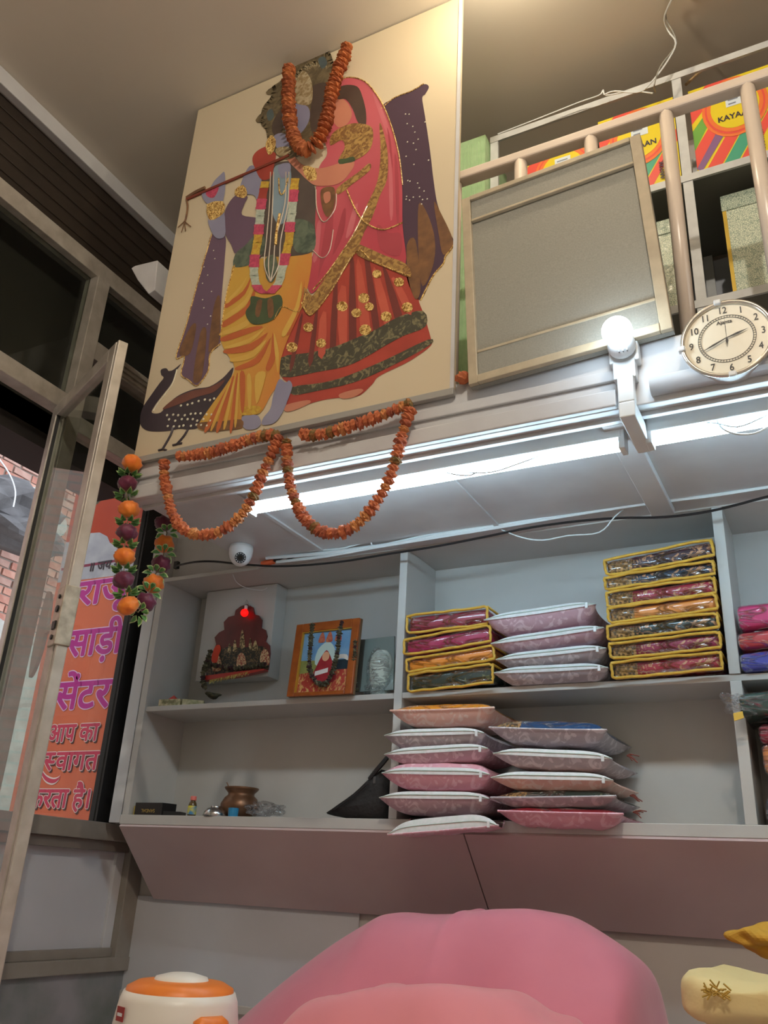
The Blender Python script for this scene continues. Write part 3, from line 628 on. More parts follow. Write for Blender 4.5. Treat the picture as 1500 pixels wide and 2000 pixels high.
spikes('feather_strands', M_crown, [(560,200),(566,170),(580,145),(600,128),(620,120),(640,125)], 3.7, -12, fp, 90, 4)
shape('feather_eye', pm('feather_eye', (46, 70, 84), (60, 90, 96), 20), [[(622,118),(634,112),(640,126),(630,136)], [(560,160),(570,150),(576,164),(566,174)], [(522,222),(532,214),(536,230),(526,238)]], 3.8, fp, 3)
shape('curl', M_hair, [[(612,170),(640,165),(640,205),(630,240),(612,262),(606,230),(610,200)], [(534,240),(552,214),(554,250),(546,268),(534,262)]], 3.7, fp)
shape('crown', M_crown, [[(576,168),(592,140),(606,152),(612,178),(608,204),(588,206),(576,196)]], 3.9, fp); shape('face', M_skinb, [[(556,212),(578,204),(602,210),(606,232),(594,256),(576,268),(560,258),(552,236)]], 3.8, fp)
shape('neck', M_skinb, [[(536,268),(556,262),(566,282),(562,296),(544,294)], [(544,326),(566,320),(568,336),(552,350)]], 4.0, fp); shape('collar', M_crown, [[(540,292),(564,288),(568,302),(546,306)]], 4.2, fp, 3)
shape('earring', M_glit, [[(520,284),(530,266),(540,276),(536,296),(526,304)]], 4.2, fp)
trim_line([(366,391),(400,376),(470,346),(520,325),(566,305)], .0065, mat('flute_wood', (132, 62, 44), .4), fp, 4.6)
trim_line([(366,388),(385,376),(402,368)], .0075, M_brown, fp, 4.4); trim_line([(366,392),(368,405),(365,425),(362,434)], .004, M_brown, fp, 4.4)
for e in ((349,446), (356,455), (364,452), (374,444)): trim_line([(362,434), e], .002, M_brown, fp, 4.4, 1)
for L_, seq in ((((520,356),(514,385),(510,415),(508,440),(505,470),(499,505),(498,540),(506,565),(520,575)), 'yrpwwpyypwwpp'), (((578,350),(574,385),(572,415),(568,440),(566,470),(560,497),(552,530),(545,555),(528,575)), 'ypwwpyypwwp')):
    P = smooth_pts([Vector((x, y, 0)) for x, y in L_], 6, False); n = len(P); k = 0; q = len(seq)
    for i, ch in enumerate(seq):
        a, b = int(i*(n-1)/q), int((i+1)*(n-1)/q); seg = P[a:b+1]
        if len(seq) < 2 or len(seg) < 2: continue
        wd = 9.5 if ch == 'p' else 8
        left = [(p.x-wd, p.y) for p in seg]; right = [(p.x+wd, p.y) for p in reversed(seg)]
        shape('printed_garland', {'y': M_gyel, 'r': M_red, 'p': M_gpink, 'w': M_gwhite}[ch], [left+right], 4.4+(.2 if ch == 'p' else 0), fp, 2)
for xs in ((530,518), (536,526), (560,536), (566,546)):
    trim_line([(xs[0],338),(xs[0]-2,400),(xs[1]+4,470),(xs[1],520),(530,552)], .0024, M_bead, fp, 5)
trim_line([(546,350),(548,378),(556,378),(564,350)], .003, M_glit, fp, 5); trim_line([(548,420),(542,455),(540,480)], .006, M_glit, fp, 5)
shape('necklace_stone', M_sash, [[(520,508),(538,500),(544,525),(534,552),(522,545)]], 4.4, fp)
shape('leaf_tassel', M_green, [[(481,612),(490,596),(493,580),(520,584),(547,577),(553,597),(537,624),(508,635),(490,631)]], 4.2, fp); shape('tassel_stem', M_brown, [[(504,590),(514,588),(508,620),(500,616)], [(524,588),(534,586),(536,616),(526,622)]], 4.5, fp, 2)
trim_line([(432,660),(436,624),(443,578),(452,543),(460,518)], .0018, M_glit, fp, 3.2); trim_line([(537,625),(552,600),(585,610),(598,575)], .0018, M_glit, fp, 3.2)

MB().prism([at_y(284, 548, .76), at_y(292, 543, .76), at_y(335, 533, .76), at_y(330, 590, .76), at_y(318, 598, .76), at_y(296, 570, .76)], (0, -.084, 0)).build('mounting_bracket', M_white, pb, bevel=.003)

# ================================================================== LAMPS AND FITTINGS
E_tube = emat('tube_light', (204, 236, 252), TUBE_E); E_bulb = emat('bulb_light', (215, 238, 255), BULB_E)
M_fit = mat('white_plastic', (222, 226, 228), .35)
def tube_lamp(x0, x1, label):
    t = thing('tube_lamp', label, 'lamp', U((x0+x1)/2, .772, .424), 'tube lamps under the gallery')
    MB().ubox(x0-.004, x1+.004, .762, .782, .416, .4315).build('batten', M_fit, t, bevel=.003)
    MB().tube([U(x0, .772, .411), U(x1, .772, .411)], .0155, 12).build('glowing_tube', E_tube, t, smooth=True)
    for x in (x0-.006, x1+.001): MB().ubox(x, x+.006, .763, .781, .404, .4315).build('end_cap', M_fit, t, bevel=.002)
    return t
tube_lamp(-.600, -.160, 'glowing tube lamp under the gallery below the picture board')
tube_lamp(-.127, .313, 'glowing tube lamp under the gallery below the wall clock')
# conduit bracket between the two tubes, bulb holder above it
cb = thing('conduit_bracket', 'white boxed conduit running down the fascia under the bulb holder', 'conduit', U(-.138, .725, .43))
MB().ubox(-.150, -.129, .716, .730, .452, .472).build('junction_cover', M_fit, cb, bevel=.003)
MB().ubox(-.146, -.131, .712, .722, .424, .453).build('drop_channel', M_fit, cb, bevel=.003)
MB().ubox(-.146, -.131, .712, .790, .408, .424).build('soffit_channel', M_fit, cb, bevel=.003)
bh = thing('bulb_holder', 'lit round white bulb in an angled holder on the fascia', 'lamp', U(-.140, .722, .475))
MB().ubox(-.153, -.125, .716, .730, .470, .491).build('mount_block', M_fit, bh, bevel=.004)
c = U(-.139, .714, .483)
ax = (at_y(1205, 647, .688)-c).normalized()
MB().tube([c+ax*0, c+ax*.012, c+ax*.030, c+ax*.050, c+ax*.062], [.033, .036, .034, .028, .022], 20).build('socket', M_fit, bh, smooth=True)
bc = at_y(1205, 647, .688)
ax = (bc-c).normalized()
bm = bmesh.new(); bmesh.ops.create_uvsphere(bm, u_segments=24, v_segments=14, radius=.038)
MB().add([bc+v.co for v in bm.verts], BF(bm)).build('glowing_globe', E_bulb, bh, smooth=True); bm.free()
for k in range(3): MB().box(c+ax*.01+Vector((-.004+k*.010, -.028, -.032)), c+ax*.01+Vector((-.001+k*.010, -.020, -.018))).build('vent_slot', mat('slot_grey', (120, 122, 124), .6), bh)

# ceiling lamp just above the picture board (warm) and a second one over the customers
def ceil_lamp(p, watt, label, colr=(1, .84, .60), drop=.05):
    t = thing('ceiling_lamp', label, 'lamp', p)
    MB().lathe([(.0001, .0), (.045, 0), (.045, -.012), (.022, -.018), (.020, -drop), (.0001, -drop)], p, 20).build('ceiling_rose', M_fit, t, smooth=True)
    bm = bmesh.new(); bmesh.ops.create_uvsphere(bm, u_segments=20, v_segments=12, radius=.033)
    e = bpy.data.materials.new('warm_bulb'); e.use_nodes = True; b = e.node_tree.nodes['Principled BSDF']
    b.inputs['Emission Color'].default_value = (*colr, 1); b.inputs['Emission Strength'].default_value = watt
    q = p+Vector((0, 0, -drop-.03))
    MB().add([q+v.co for v in bm.verts], BF(bm)).build('glowing_globe', e, t, smooth=True); bm.free()
    return t
ceil_lamp(U(-.235, .640, 1.0995), WARM_W, 'warm glowing ceiling bulb close to the top of the picture board', drop=.10)
ceil_lamp(U(.10, -.12, 1.0995), WARM2_W, 'warm glowing ceiling bulb over the middle of the shop floor', (1, .90, .76))
# small white ceiling fitting with a flex looping down to the rack
tag(MB().ubox(-.075, -.03, .808, .829, 1.085, 1.0995).build('ceiling_box', M_fit, bevel=.004), 'small white fitting on the ceiling above the rack', 'fitting')
def wire(name, pts, r, M, label, cat='wire', group=None, n=4):
    P = smooth_pts(pts, n, False)
    return tag(MB().tube(P, r, 5).build(name, M, origin=P[0]), label, cat, group)
A9 = lambda x, y, Y=.88: at_y(x, y, Y)
wire('ceiling_flex', [U(-.055, .820, 1.086), A9(1298, 30, .86), A9(1305, 60), A9(1320, 85), A9(1300, 125), A9(1268, 165), A9(1245, 180), A9(1200, 178), A9(1180, 185)], .0032, M_wirew, 'white twin flex dangling from the ceiling fitting')
wire('ceiling_flex', [U(-.05, .821, 1.086), A9(1300, 25, .86), A9(1318, 70), A9(1318, 92), A9(1290, 130), A9(1278, 165), A9(1280, 180, .9)], .0026, mat('grey_wire', (150, 148, 140), .5), 'grey flex dangling from the ceiling fitting')
wire('rack_wire', [A9(972, 262, .90), A9(1060, 228, .90), A9(1130, 200, .90), A9(1170, 186, .895), A9(1178, 176, .895), A9(1184, 186, .895), A9(1230, 178, .895), A9(1275, 182, .895)], .003, M_wirew, 'white wire tied along the top strip of the rack')

# ------------------------------------------------------------------ marigold garlands
def pom_mesh(name, M, r, seg=10, ring=7, amp=.28, flat=.75, seed=0, ruffle=5):
    rr = random.Random(seed); vs = []; fs = []
    for j in range(ring+1):
        th = math.pi*j/ring
        for i in range(seg):
            a = 2*math.pi*i/seg; k = 1+amp*((1 if (i+j) % 2 else -1)*.6+rr.uniform(-.5, .5))*math.sin(th)
            vs.append((r*k*math.sin(th)*math.cos(a), r*k*math.sin(th)*math.sin(a), r*flat*math.cos(th)*(1+rr.uniform(-.1, .1))))
    for j in range(ring):
        for i in range(seg): fs.append((j*seg+i, j*seg+(i+1) % seg, (j+1)*seg+(i+1) % seg, (j+1)*seg+i))
    me = bpy.data.meshes.new(name); me.from_pydata(vs, [], fs); me.materials.append(M); me.update(); return me
M_mar = [mat('marigold_a', (206, 122, 74), .7, noise=(60, (170, 84, 52), .2)), mat('marigold_b', (188, 100, 66), .7, noise=(60, (136, 72, 50), .2)), mat('marigold_c', (210, 146, 84), .7, noise=(60, (176, 104, 60), .2)), mat('marigold_calyx', (92, 92, 48), .7, noise=(60, (150, 90, 40), .2))]
POM = [pom_mesh('marigold', M_mar[k], .0165, seed=k) for k in (0, 1, 2, 0, 3)]
M_thread = mat('garland_thread', (120, 110, 80), .8)
def garland(name, P, label, group, spacing=.020, scale=1.0, meshes=POM, tight=.72, cat='garland', part='marigold', weights=(3, 3, 2, 3, 1), seed=1):
    P = smooth_pts(P, 8, False); rr = random.Random(seed)
    g = thing(name, label, cat, P[0], group); off = ROOTLOC[g.name]
    MB().tube(P, .0018, 4).build('thread', M_thread, g)
    acc = 0; last = P[0]
    for i in range(1, len(P)):
        d = (P[i]-last); 
        acc += (P[i]-P[i-1]).length; last = P[i-1]
        if acc >= spacing:
            acc -= spacing
            o = bpy.data.objects.new(part, rr.choices(meshes, weights[:len(meshes)])[0]); col.objects.link(o); o.parent = g
            t = (P[min(i+1, len(P)-1)]-P[i-1]).normalized()
            o.location = P[i]-off; o.rotation_mode = 'QUATERNION'
            o.rotation_quaternion = t.to_track_quat('Z', 'Y') @ Matrix.Rotation(rr.uniform(0, 6), 3, 'Z').to_quaternion()
            s_ = scale*rr.uniform(.88, 1.15); o.scale = (s_, s_, s_*tight/.75)
    return g
YG = .712
def gp(pts, Y=YG): return [at_y(x, y, Y) for x, y in pts]
def dense(pts, Y=YG): 
    return smooth_pts(gp(pts, Y), 6, False)
GG = 'marigold garlands on the gallery fascia'
garland('marigold_garland', dense([(322,893),(320,925),(326,958),(332,990),(345,1018),(365,1038),(392,1045),(425,1040),(455,1022),(478,998),(495,968),(507,940),(522,905),(536,875),(545,852)]), 'dry orange marigold garland swag below the printed peacock', GG, seed=1)
garland('marigold_garland', dense([(560,852),(560,885),(562,915),(566,945),(575,975),(590,1005),(612,1030),(640,1042),(668,1040),(700,1022),(728,990),(748,960),(764,925),(775,890),(785,850),(796,815),(806,792)]), 'dry orange marigold garland swag hanging in front of the tube lamp', GG, seed=2)
garland('marigold_garland', dense([(342,892),(370,890),(410,884),(450,872),(490,858),(520,850),(545,850)]), 'straight marigold string along the fascia under the printed dhoti', GG, seed=3, scale=1.05)
garland('marigold_garland', dense([(582,846),(620,850),(665,838),(705,826),(745,812),(780,797),(806,786)]), 'straight marigold string along the fascia under the printed red skirt', GG, seed=4, scale=1.05)
# thicker garland hung over the faces of the printed couple
POMB = [pom_mesh('marigold', mat('marigold_d', (196, 116, 62), .7, noise=(50, (156, 84, 44), .2)), .028, 12, 7, .16, .5, 9), pom_mesh('marigold', mat('marigold_e', (178, 98, 54), .7, noise=(50, (136, 70, 38), .2)), .028, 12, 7, .16, .5, 10)]
YT = .708
garland('marigold_garland', dense([(565,126),(564,150),(563,180),(564,210),(567,240),(573,265),(585,285),(600,292),(615,283),(628,262),(637,238),(642,210),(648,180),(660,140),(672,110),(678,88)], YT), 'thick orange marigold garland hung over the printed faces on the board', 'garlands on the picture board', .024, .92, POMB, .5, weights=(1, 1), seed=6)
# one flower stuck at the lower right of the board
o = bpy.data.objects.new('marigold_flower', POM[0]); col.objects.link(o); o.location = at_y(904, 738, .722); o.scale = (1.2, 1.2, 1.6)
tag(o, 'single orange marigold tucked between the picture board and grey panel', 'flower')

# plastic flower garland at the gallery's end: balls with leaf collars
def ball_mesh(name, M, r, seed):
    rr = random.Random(seed); vs = []; fs = []; seg, ring = 24, 12
    for j in range(ring+1):
        th = math.pi*j/ring
        for i in range(seg):
            a = 2*math.pi*i/seg; k = 1+.13*math.sin(6*a+2.2*math.sin(3*th)+j*.7)*math.sin(th)+rr.uniform(-.03, .03)
            vs.append((r*k*math.sin(th)*math.cos(a), r*k*math.sin(th)*math.sin(a), r*.86*math.cos(th)))
    for j in range(ring):
        for i in range(seg): fs.append((j*seg+i, j*seg+(i+1) % seg, (j+1)*seg+(i+1) % seg, (j+1)*seg+i))
    me = bpy.data.meshes.new(name); me.from_pydata(vs, [], fs); me.materials.append(M)
    for p in me.polygons: p.use_smooth = True
    me.update(); return me
M_po = mat('silk_orange', (246, 140, 30), .55, noise=(30, (226, 104, 20), .25), sheen=.3); M_pp = mat('silk_purple', (116, 20, 62), .5, noise=(30, (78, 12, 48), .25), sheen=.3)
M_le = mat('leaf_edge', (206, 224, 160), .5); M_lc = mat('leaf_centre', (70, 128, 64), .5, noise=(40, (100, 156, 84), .2))
B_o = ball_mesh('orange_flower', M_po, .030, 1); B_p = ball_mesh('purple_flower', M_pp, .029, 2)
def collar_mesh():
    mb = MB()
    for k in range(8):
        a = 2*math.pi*k/8; u = Vector((math.cos(a), math.sin(a), 0)); v = Vector((-u.y, u.x, 0)); z = Vector((0, 0, 1))
        for mi, q, dz in ((1, 1.0, 0), (0, .72, .0012)):
            P = [u*.010, u*.022+v*.0085*q-z*.003, u*.030+v*.006*q-z*.001, u*(.022+.016*q)+z*.004, u*.030-v*.006*q-z*.001, u*.022-v*.0085*q-z*.003]
            P = [p+z*dz for p in P]; mb.add(P, [(0,1,2,3),(0,3,4,5)], mi)
            P2 = [p-z*(2*dz+.0003) for p in P]
            if mi == 0: mb.add(P2, [(0,1,2,3),(0,3,4,5)], mi)
    me = bpy.data.meshes.new('leaf_collar'); me.from_pydata(mb.v, [], mb.f); me.materials.append(M_lc); me.materials.append(M_le)
    for p, i in zip(me.polygons, mb.mi): p.material_index = i
    me.update(); return me
COL = collar_mesh()
seqs = [((258,905),'o',.716),((252,926),'l',.716),((249,945),'p',.716),((247,967),'l',.716),((252,995),'o',.716),((249,1019),'l',.716),((248,1040),'p',.716),((244,1063),'l',.716),((243,1087),'o',.716),((242,1112),'l',.716),((241,1133),'p',.716),((246,1159),'l',.717),((250,1183),'o',.720),((270,1196),'l',.735),((284,1176),'p',.75),((291,1156),'l',.765),((300,1140),'o',.775),((304,1121),'l',.79),((315,1102),'p',.80),((320,1081),'l',.815),((321,1062),'o',.825),((326,1041),'l',.84),((319,1022),'p',.85)]
pg = thing('silk_flower_garland', 'artificial garland of orange and purple balls with green leaf collars', 'garland', at_y(258, 900, .716)); off = ROOTLOC[pg.name]
PT = [at_y(x, y, Y) for (x, y), _, Y in seqs]
PT = [PT[0]+Vector((0, .04, .06))]+PT+[PT[-1]+Vector((.0, .05, .14))]
MB().tube(PT, .002, 4).build('thread', M_thread, pg)
rr = random.Random(2)
for i, ((x, y), ch, Y) in enumerate(seqs):
    me = {'o': B_o, 'p': B_p, 'l': COL}[ch]; o = bpy.data.objects.new(me.name, me); col.objects.link(o); o.parent = pg; o.location = PT[i+1]-off
    t = (PT[i+2]-PT[i]).normalized(); o.rotation_mode = 'QUATERNION'; o.rotation_quaternion = t.to_track_quat('Z', 'Y') @ Matrix.Rotation(rr.uniform(0, 6), 3, 'Z').to_quaternion()
    o.scale = (1.22, 1.22, -1.8) if ch == 'l' else (1.12, 1.12, 1.12)

# ------------------------------------------------------------------ wall clock
ck = thing('wall_clock', 'round cream wall clock with silver rim on the gallery fascia', 'clock', U(-.045, .722, .445))
cc = (at_y(1336, 662, .716)+at_y(1503, 640, .716))/2; cc = at_y(1420, 662, .716); R = (at_y(1503, 640, .716)-at_y(1336, 682, .716)).length/2
R = .104
M_face = mat('clock_face', (236, 228, 206), .35); M_blk = mat('clock_ink', (34, 32, 32), .5)
MB().lathe([(.0001, .0), (R*1.02, 0), (R*1.02, -.036), (.0001, -.036)], cc, 48, 'y').build('case', M_white, ck, smooth=False)
rim = []
for k in range(64): a = 2*math.pi*k/64; rim.append(cc+Vector((R*math.cos(a), -.004, R*math.sin(a))))
MB().tube(rim, .0058, 8, True).build('rim', mat('clock_rim', (214, 208, 196), .22, .8), ck, smooth=True)
MB().lathe([(.0001, .002), (R*.98, .002)], cc, 48, 'y').build('dial', M_face, ck)
tilt = math.radians(2); N_ = Vector((0, -1, 0))
def pol(a, r): a = math.radians(90-a)+tilt; return cc+Vector((R*r*math.cos(a), 0, R*r*math.sin(a)))
for k in range(1, 13):
    g = text_geo(str(k), .027); ys = [v.y for v in g[0]]; g = ([Vector((v.x*.8, v.y-(max(ys)+min(ys))/2, 0)) for v in g[0]], g[1])
    mb = MB(); put_text(mb, g, pol(k*30, .80), Vector((1,0,0)), EZ, N_, .0003, 0, .0030); mb.build('numeral', M_blk, ck)
for r in (.58, .64):
    MB().tube([cc+Vector((R*r*math.cos(a), -.003, R*r*math.sin(a))) for a in [2*math.pi*k/60 for k in range(60)]], .0006, 4, True).build('minute_ring', M_blk, ck)
mb = MB()
for k in range(60):
    a = math.radians(k*6); u = Vector((math.cos(a), 0, math.sin(a))); v = Vector((-u.z, 0, u.x))
    mb.add([cc+N_*.003+u*R*.58-v*.0006, cc+N_*.003+u*R*.58+v*.0006, cc+N_*.003+u*R*.64+v*.0006, cc+N_*.003+u*R*.64-v*.0006], [(0,1,2,3)])
mb.build('minute_ticks', M_blk, ck)['kind'] = 'stuff'
def hand(a, r, w_, d, back=.0):
    u = (pol(a, 1)-cc).normalized(); v = u.cross(N_)
    MB().add([cc+N_*d-u*R*back-v*w_*.5, cc+N_*d-u*R*back+v*w_*.5, cc+N_*d+u*R*r*.5+v*w_, cc+N_*d+u*R*r, cc+N_*d+u*R*r*.5-v*w_], [(0,1,2,3,4)]).build('clock_hand', M_blk, ck)
hand(76, .52, .0028, .006); hand(248, .66, .0026, .007); hand(2, .60, .0007, .008); hand(182, .20, .0034, .0085)
g = text_geo('Ajanta', .014); mb = MB(); put_text(mb, g, pol(0, .42), Vector((1,0,0)), EZ, N_, .0004, 0, .003); mb.build('maker_lettering', M_blk, ck)
for a in (-4, 268, 180): 
    q = pol(a, 1.02); MB().box(q-Vector((.009, .014, .007)), q+Vector((.009, .004, .007))).build('rim_clip', M_fit, ck, bevel=.003)

# ------------------------------------------------------------------ grey framed panel leaning on the railing
pn = thing('leaning_board', 'dusty grey board in a bare wooden frame leaning against the handrail', 'board', at_y(1110, 700, .725))
q = [at_y(905, 396, .728), at_y(1252, 268, .728), at_y(1316, 646, .718), at_y(919, 757, .718)]   # tl tr br bl
M_pan = mat('dusty_grey', (128, 128, 120), .6, noise=(240, (150, 147, 136), .3), bump=(200, .1)); M_fw = mat('frame_wood', (188, 174, 148), .5, noise=(20, (164, 150, 126), .25))
Bk = Vector((0, .018, 0))
MB().prism(q, Bk).build('panel_sheet', M_pan, pn)
def qp(u, v): return (q[3]*(1-u)+q[2]*u)*(1-v)+(q[0]*(1-u)+q[1]*u)*v
def band(u0, u1, v0, v1, t, name='frame_bar', M=M_fw):
    MB().prism([qp(u0, v0), qp(u1, v0), qp(u1, v1), qp(u0, v1)], Vector((0, -t, 0))).build(name, M, pn, bevel=.002)
band(0, .05, 0, 1, .016); band(.945, 1, 0, 1, .016)
band(.05, .945, .975, 1, .018); band(.05, .945, 0, .035, .018)
band(.05, .945, .865, .975, .009, 'frame_band', M_pan); band(.05, .945, .035, .15, .009, 'frame_band', M_pan)
band(.05, .945, .855, .868, .012); band(.05, .945, .146, .158, .012)

# ================================================================== UPPER RACK WITH BOXES
YR = .915
rk = thing('metal_rack', 'white slotted angle rack standing on the gallery', 'rack', U(.2, 1.0, .488))
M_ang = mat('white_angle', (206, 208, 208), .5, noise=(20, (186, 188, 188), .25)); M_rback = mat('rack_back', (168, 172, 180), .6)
ZT, Z1, Z2 = at_y(1200, 185, YR).z, at_y(1330, 345, YR).z, at_y(1400, 578, YR).z
for x in (-.345, -.082, .19, .46, .73):
    for y in (YR, 1.08): MB().box(U(x-.006, y, .488), Vector(((x+.006)*S, y*S+.012, ZT))).build('upright', M_ang, rk)
for zz in (ZT, Z1, Z2):
    MB().box((-.351*S, YR*S-.003, zz-.030), (.74*S, YR*S+.006, zz)).build('front_angle', M_ang, rk)
    if zz != ZT: MB().box((-.351*S, YR*S, zz-.012), (.74*S, 1.085*S, zz-.002)).build('rack_shelf', mat('rack_shelf_grey', (118, 116, 108), .6), rk)
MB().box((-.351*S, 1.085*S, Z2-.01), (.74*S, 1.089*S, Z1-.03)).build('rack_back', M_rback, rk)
# slanting wood braces visible at the top
MB().tube([at_y(1340, 165, .93), at_y(1395, 115, .98)], .006, 6).build('brace', M_wood, rk)

M_cy = mat('carton_yellow', (226, 204, 40), .4); M_co = mat('carton_orange', (232, 120, 60), .4); M_cr = mat('carton_red', (226, 84, 72), .4)
M_cg = mat('carton_green', (110, 168, 70), .4); M_ct = mat('carton_teal', (70, 160, 130), .4); M_cp = mat('carton_purple', (132, 96, 140), .4); M_cl = mat('carton_label', (214, 226, 236), .4); M_ck = mat('carton_ink', (50, 44, 60), .5); M_card = mat('brown_card', (120, 92, 64), .7)
def carton(x0, x1, z0, z1, label):
    t = thing('printed_carton', label, 'carton', Vector(((x0+x1)/2*S, (YR+.02)*S, z0)), 'printed cartons on the top rack shelf')
    yf = (YR+.012)*S; W = (x1-x0)*S; H = z1-z0
    MB().box((x0*S, yf, z0), (x1*S, yf+.36, z1)).build('box', M_card, t, bevel=.002)
    P = lambda u, v, k: Vector((x0*S+u*W, yf-.0006*(k+1), z0+v*H))
    def pa(name, M, pts, k, n=1):
        Q = [P(u, v, k) for u, v in pts]; Q = smooth_pts(Q, n) if n > 1 else Q
        MB().ngon(Q).build(name, M, t)
    pa('printed_ground', M_cy, [(0,0.03),(1,0.03),(1,1),(0,1)], 0)
    pa('stripe', M_cr, [(0,.60),(0,.82),(.22,1),(.50,1)], 1); pa('stripe', M_cg, [(0,.30),(0,.52),(.20,.70),(.26,.62)], 1); pa('stripe', M_cr, [(0,.10),(0,.30),(.30,.62),(.42,.55)], 1)
    pa('stripe', M_cp, [(.05,.05),(.0,.10),(.32,.48),(.42,.44)], 2); pa('stripe', M_cr, [(.08,.03),(.26,.03),(.72,.55),(.52,.52)], 1); pa('stripe', M_ct, [(.28,.03),(.46,.03),(.88,.5),(.74,.56)], 1); pa('stripe', M_cr, [(.48,.03),(.62,.03),(1,.48),(1,.62)], 1)
    for k, (r, M) in enumerate(((1.36, M_co), (1.24, M_cr), (1.16, M_co), (1.0, M_cy))):
        pa('oval_ring', M, [(.53+.29*r*math.cos(a), min(1, .66+.245*r*math.sin(a))) for a in [2*math.pi*i/28 for i in range(28)]], 3+k)
    g = fit(text_geo('KAYAAN', .1)); k = .42*W/width(g); mb = MB(); put_text(mb, ([Vector((v.x*k, v.y*k*1.15, 0)) for v in g[0]], g[1]), P(.53, .52, 7), Vector((1,0,0)), Vector((0,0,1)), N_, .0009, 0, .0005); mb.build('lettering', M_ck, t)
    pa('paper_label', M_cl, [(.43,.66),(.65,.66),(.65,.82),(.43,.82)], 8)
    for i in range(3): pa('label_line', mat('label_ink', (120, 130, 150), .5), [(.46,.785-i*.045),(.61-.03*i,.785-i*.045),(.61-.03*i,.77-i*.045),(.46,.77-i*.045)], 9)
    g = fit(text_geo('AANYAK', .1)); k = .30*W/width(g); mb = MB(); put_text(mb, ([Vector((v.x*k, v.y*k, 0)) for v in g[0]], g[1]), P(.80, .20, 7), Vector((0,0,1)), Vector((-1,0,0)), N_, .0009, 0, .0005); mb.build('side_lettering', M_ck, t)
    return t
HB = at_y(1333, 183, YR+.012).z-Z1
carton(-.301, -.198, Z1, Z1+HB*.86, 'striped yellow and red carton behind the leaning panel beside the green carton')
carton(-.193, -.090, Z1, Z1+HB, 'striped yellow and red carton behind the leaning panel between the other two')
carton(-.070, .033, Z1, Z1+HB, 'striped yellow and red carton seen whole beside the white upright')
carton(.038, .141, Z1, Z1+HB, 'striped yellow and red carton at the far end of the rack')
# green carton at the rack's end
gx0, gx1 = at_y(890, 300, .90).x, -.353*S
t = thing('green_carton', 'pale green ribbed carton standing at the end of the gallery', 'carton', Vector(((gx0+gx1)/2, .93*S, U(0,0,.488).z)))
M_gc = mat('pale_green_card', (176, 206, 160), .6, noise=(30, (156, 190, 142), .25))
gz = at_y(948, 262, .90).z
MB().box((gx0, .90*S, U(0,0,.488).z), (gx1, .90*S+.25, gz)).build('box', M_gc, t, bevel=.003)
for k in range(9): x = gx0+.008+k*(gx1-gx0)/9; MB().box((x, .90*S-.003, U(0,0,.49).z), (x+.006, .90*S, gz-.03)).build('rib', M_gc, t)
# silvery patterned boxes on the lower rack shelf
M_sil = pattern('silver_pattern', (150, 166, 150), (220, 226, 204), 170, .10, .05, .25, 'voronoi'); M_gld = mat('gold_edge', (190, 160, 60), .35, .4)
def silver_box(x0, x1, h, label, d=.28, y=None):
    y = y or (YR+.03)
    t = thing('patterned_box', label, 'box', Vector(((x0+x1)/2*S, y*S, Z2)), 'silver patterned boxes on the lower rack shelf')
    MB().box((x0*S, y*S, Z2), (x1*S, y*S+d, Z2+h)).build('box', M_sil, t, bevel=.004)
    MB().box((x0*S, y*S-.002, Z2+.01), (x0*S+.012, y*S, Z2+h*.9)).build('gold_edge', M_gld, t)
    MB().box((x0*S-.002, y*S-.004, Z2+h*.86), (x1*S+.002, y*S+d, Z2+h+.003)).build('lid', pattern('silver_lid', (120, 140, 128), (196, 206, 186), 170, .10, .05, .25, 'voronoi'), t, bevel=.003)
HS = at_y(1412, 385, YR+.03).z-Z2
silver_box(-.048, .10, HS, 'silver patterned box beside the white upright on the rack')
silver_box(-.20, -.104, HS*.93, 'silver patterned box mostly hidden behind the leaning panel')

# ================================================================== SHELVING UNIT
ZL, ZLt, ZM, ZMt, ZC = .064, .077, .2245, .232, .430
su = thing('shelf_unit', 'white painted wall shelving with dividers and a sloping apron', 'shelving', U(-.4, 1.05, .064))
for x0, x1, z0, z1 in ((-.947, -.935, ZLt, ZC), (-.5145, -.503, ZLt, ZC), (-.1055, -.0935, ZMt, ZC), (-.1055, -.0935, ZLt, ZM), (.310, .322, ZLt, ZC), (.72, .732, ZLt, ZC)):
    MB().ubox(x0, x1, 1.0, 1.098, z0, z1).build('divider', M_shelf, su, bevel=.002)
MB().ubox(-.935, .732, 1.002, 1.098, ZM, ZMt).build('shelf_board', M_shelf, su, bevel=.002)
MB().ubox(-.947, .732, .998, 1.098, ZL, ZLt).build('shelf_board', M_shelf, su, bevel=.002)
MB().ubox(-.947, .732, 1.094, 1.099, ZL, ZC).build('back_board', M_shelf, su)
MB().ubox(-.947, .732, 1.0, 1.099, ZC, ZC+.006).build('top_board', M_shelf, su)
# outer strip beside the unit
struct(MB().ubox(-.970, -.949, 1.0, 1.04, .066, .52).build('trim_4', M_white, bevel=.002))
struct(MB().ubox(-.998, -.757, 1.03, 1.098, .436, .56).build('trim_5', M_white, bevel=.002))
# sloping apron of two boards
def apron(x0, x1):
    p = [U(x0, .999, ZL), U(x1, .999, ZL), U(x1+ (0 if x1 < 0 else 0), 1.094, -.030), U(x0, 1.094, -.030)]
    MB().prism(p, (0, -.008, -.008)).build('apron_board', M_apron, su, bevel=.001)
apron(-.945, -.4135); apron(-.412, .15); apron(.152, .732)
MB().ubox(-.985, -.60, 1.0965, 1.0985, -.160, -.030).build('kick_panel', M_panel, su)

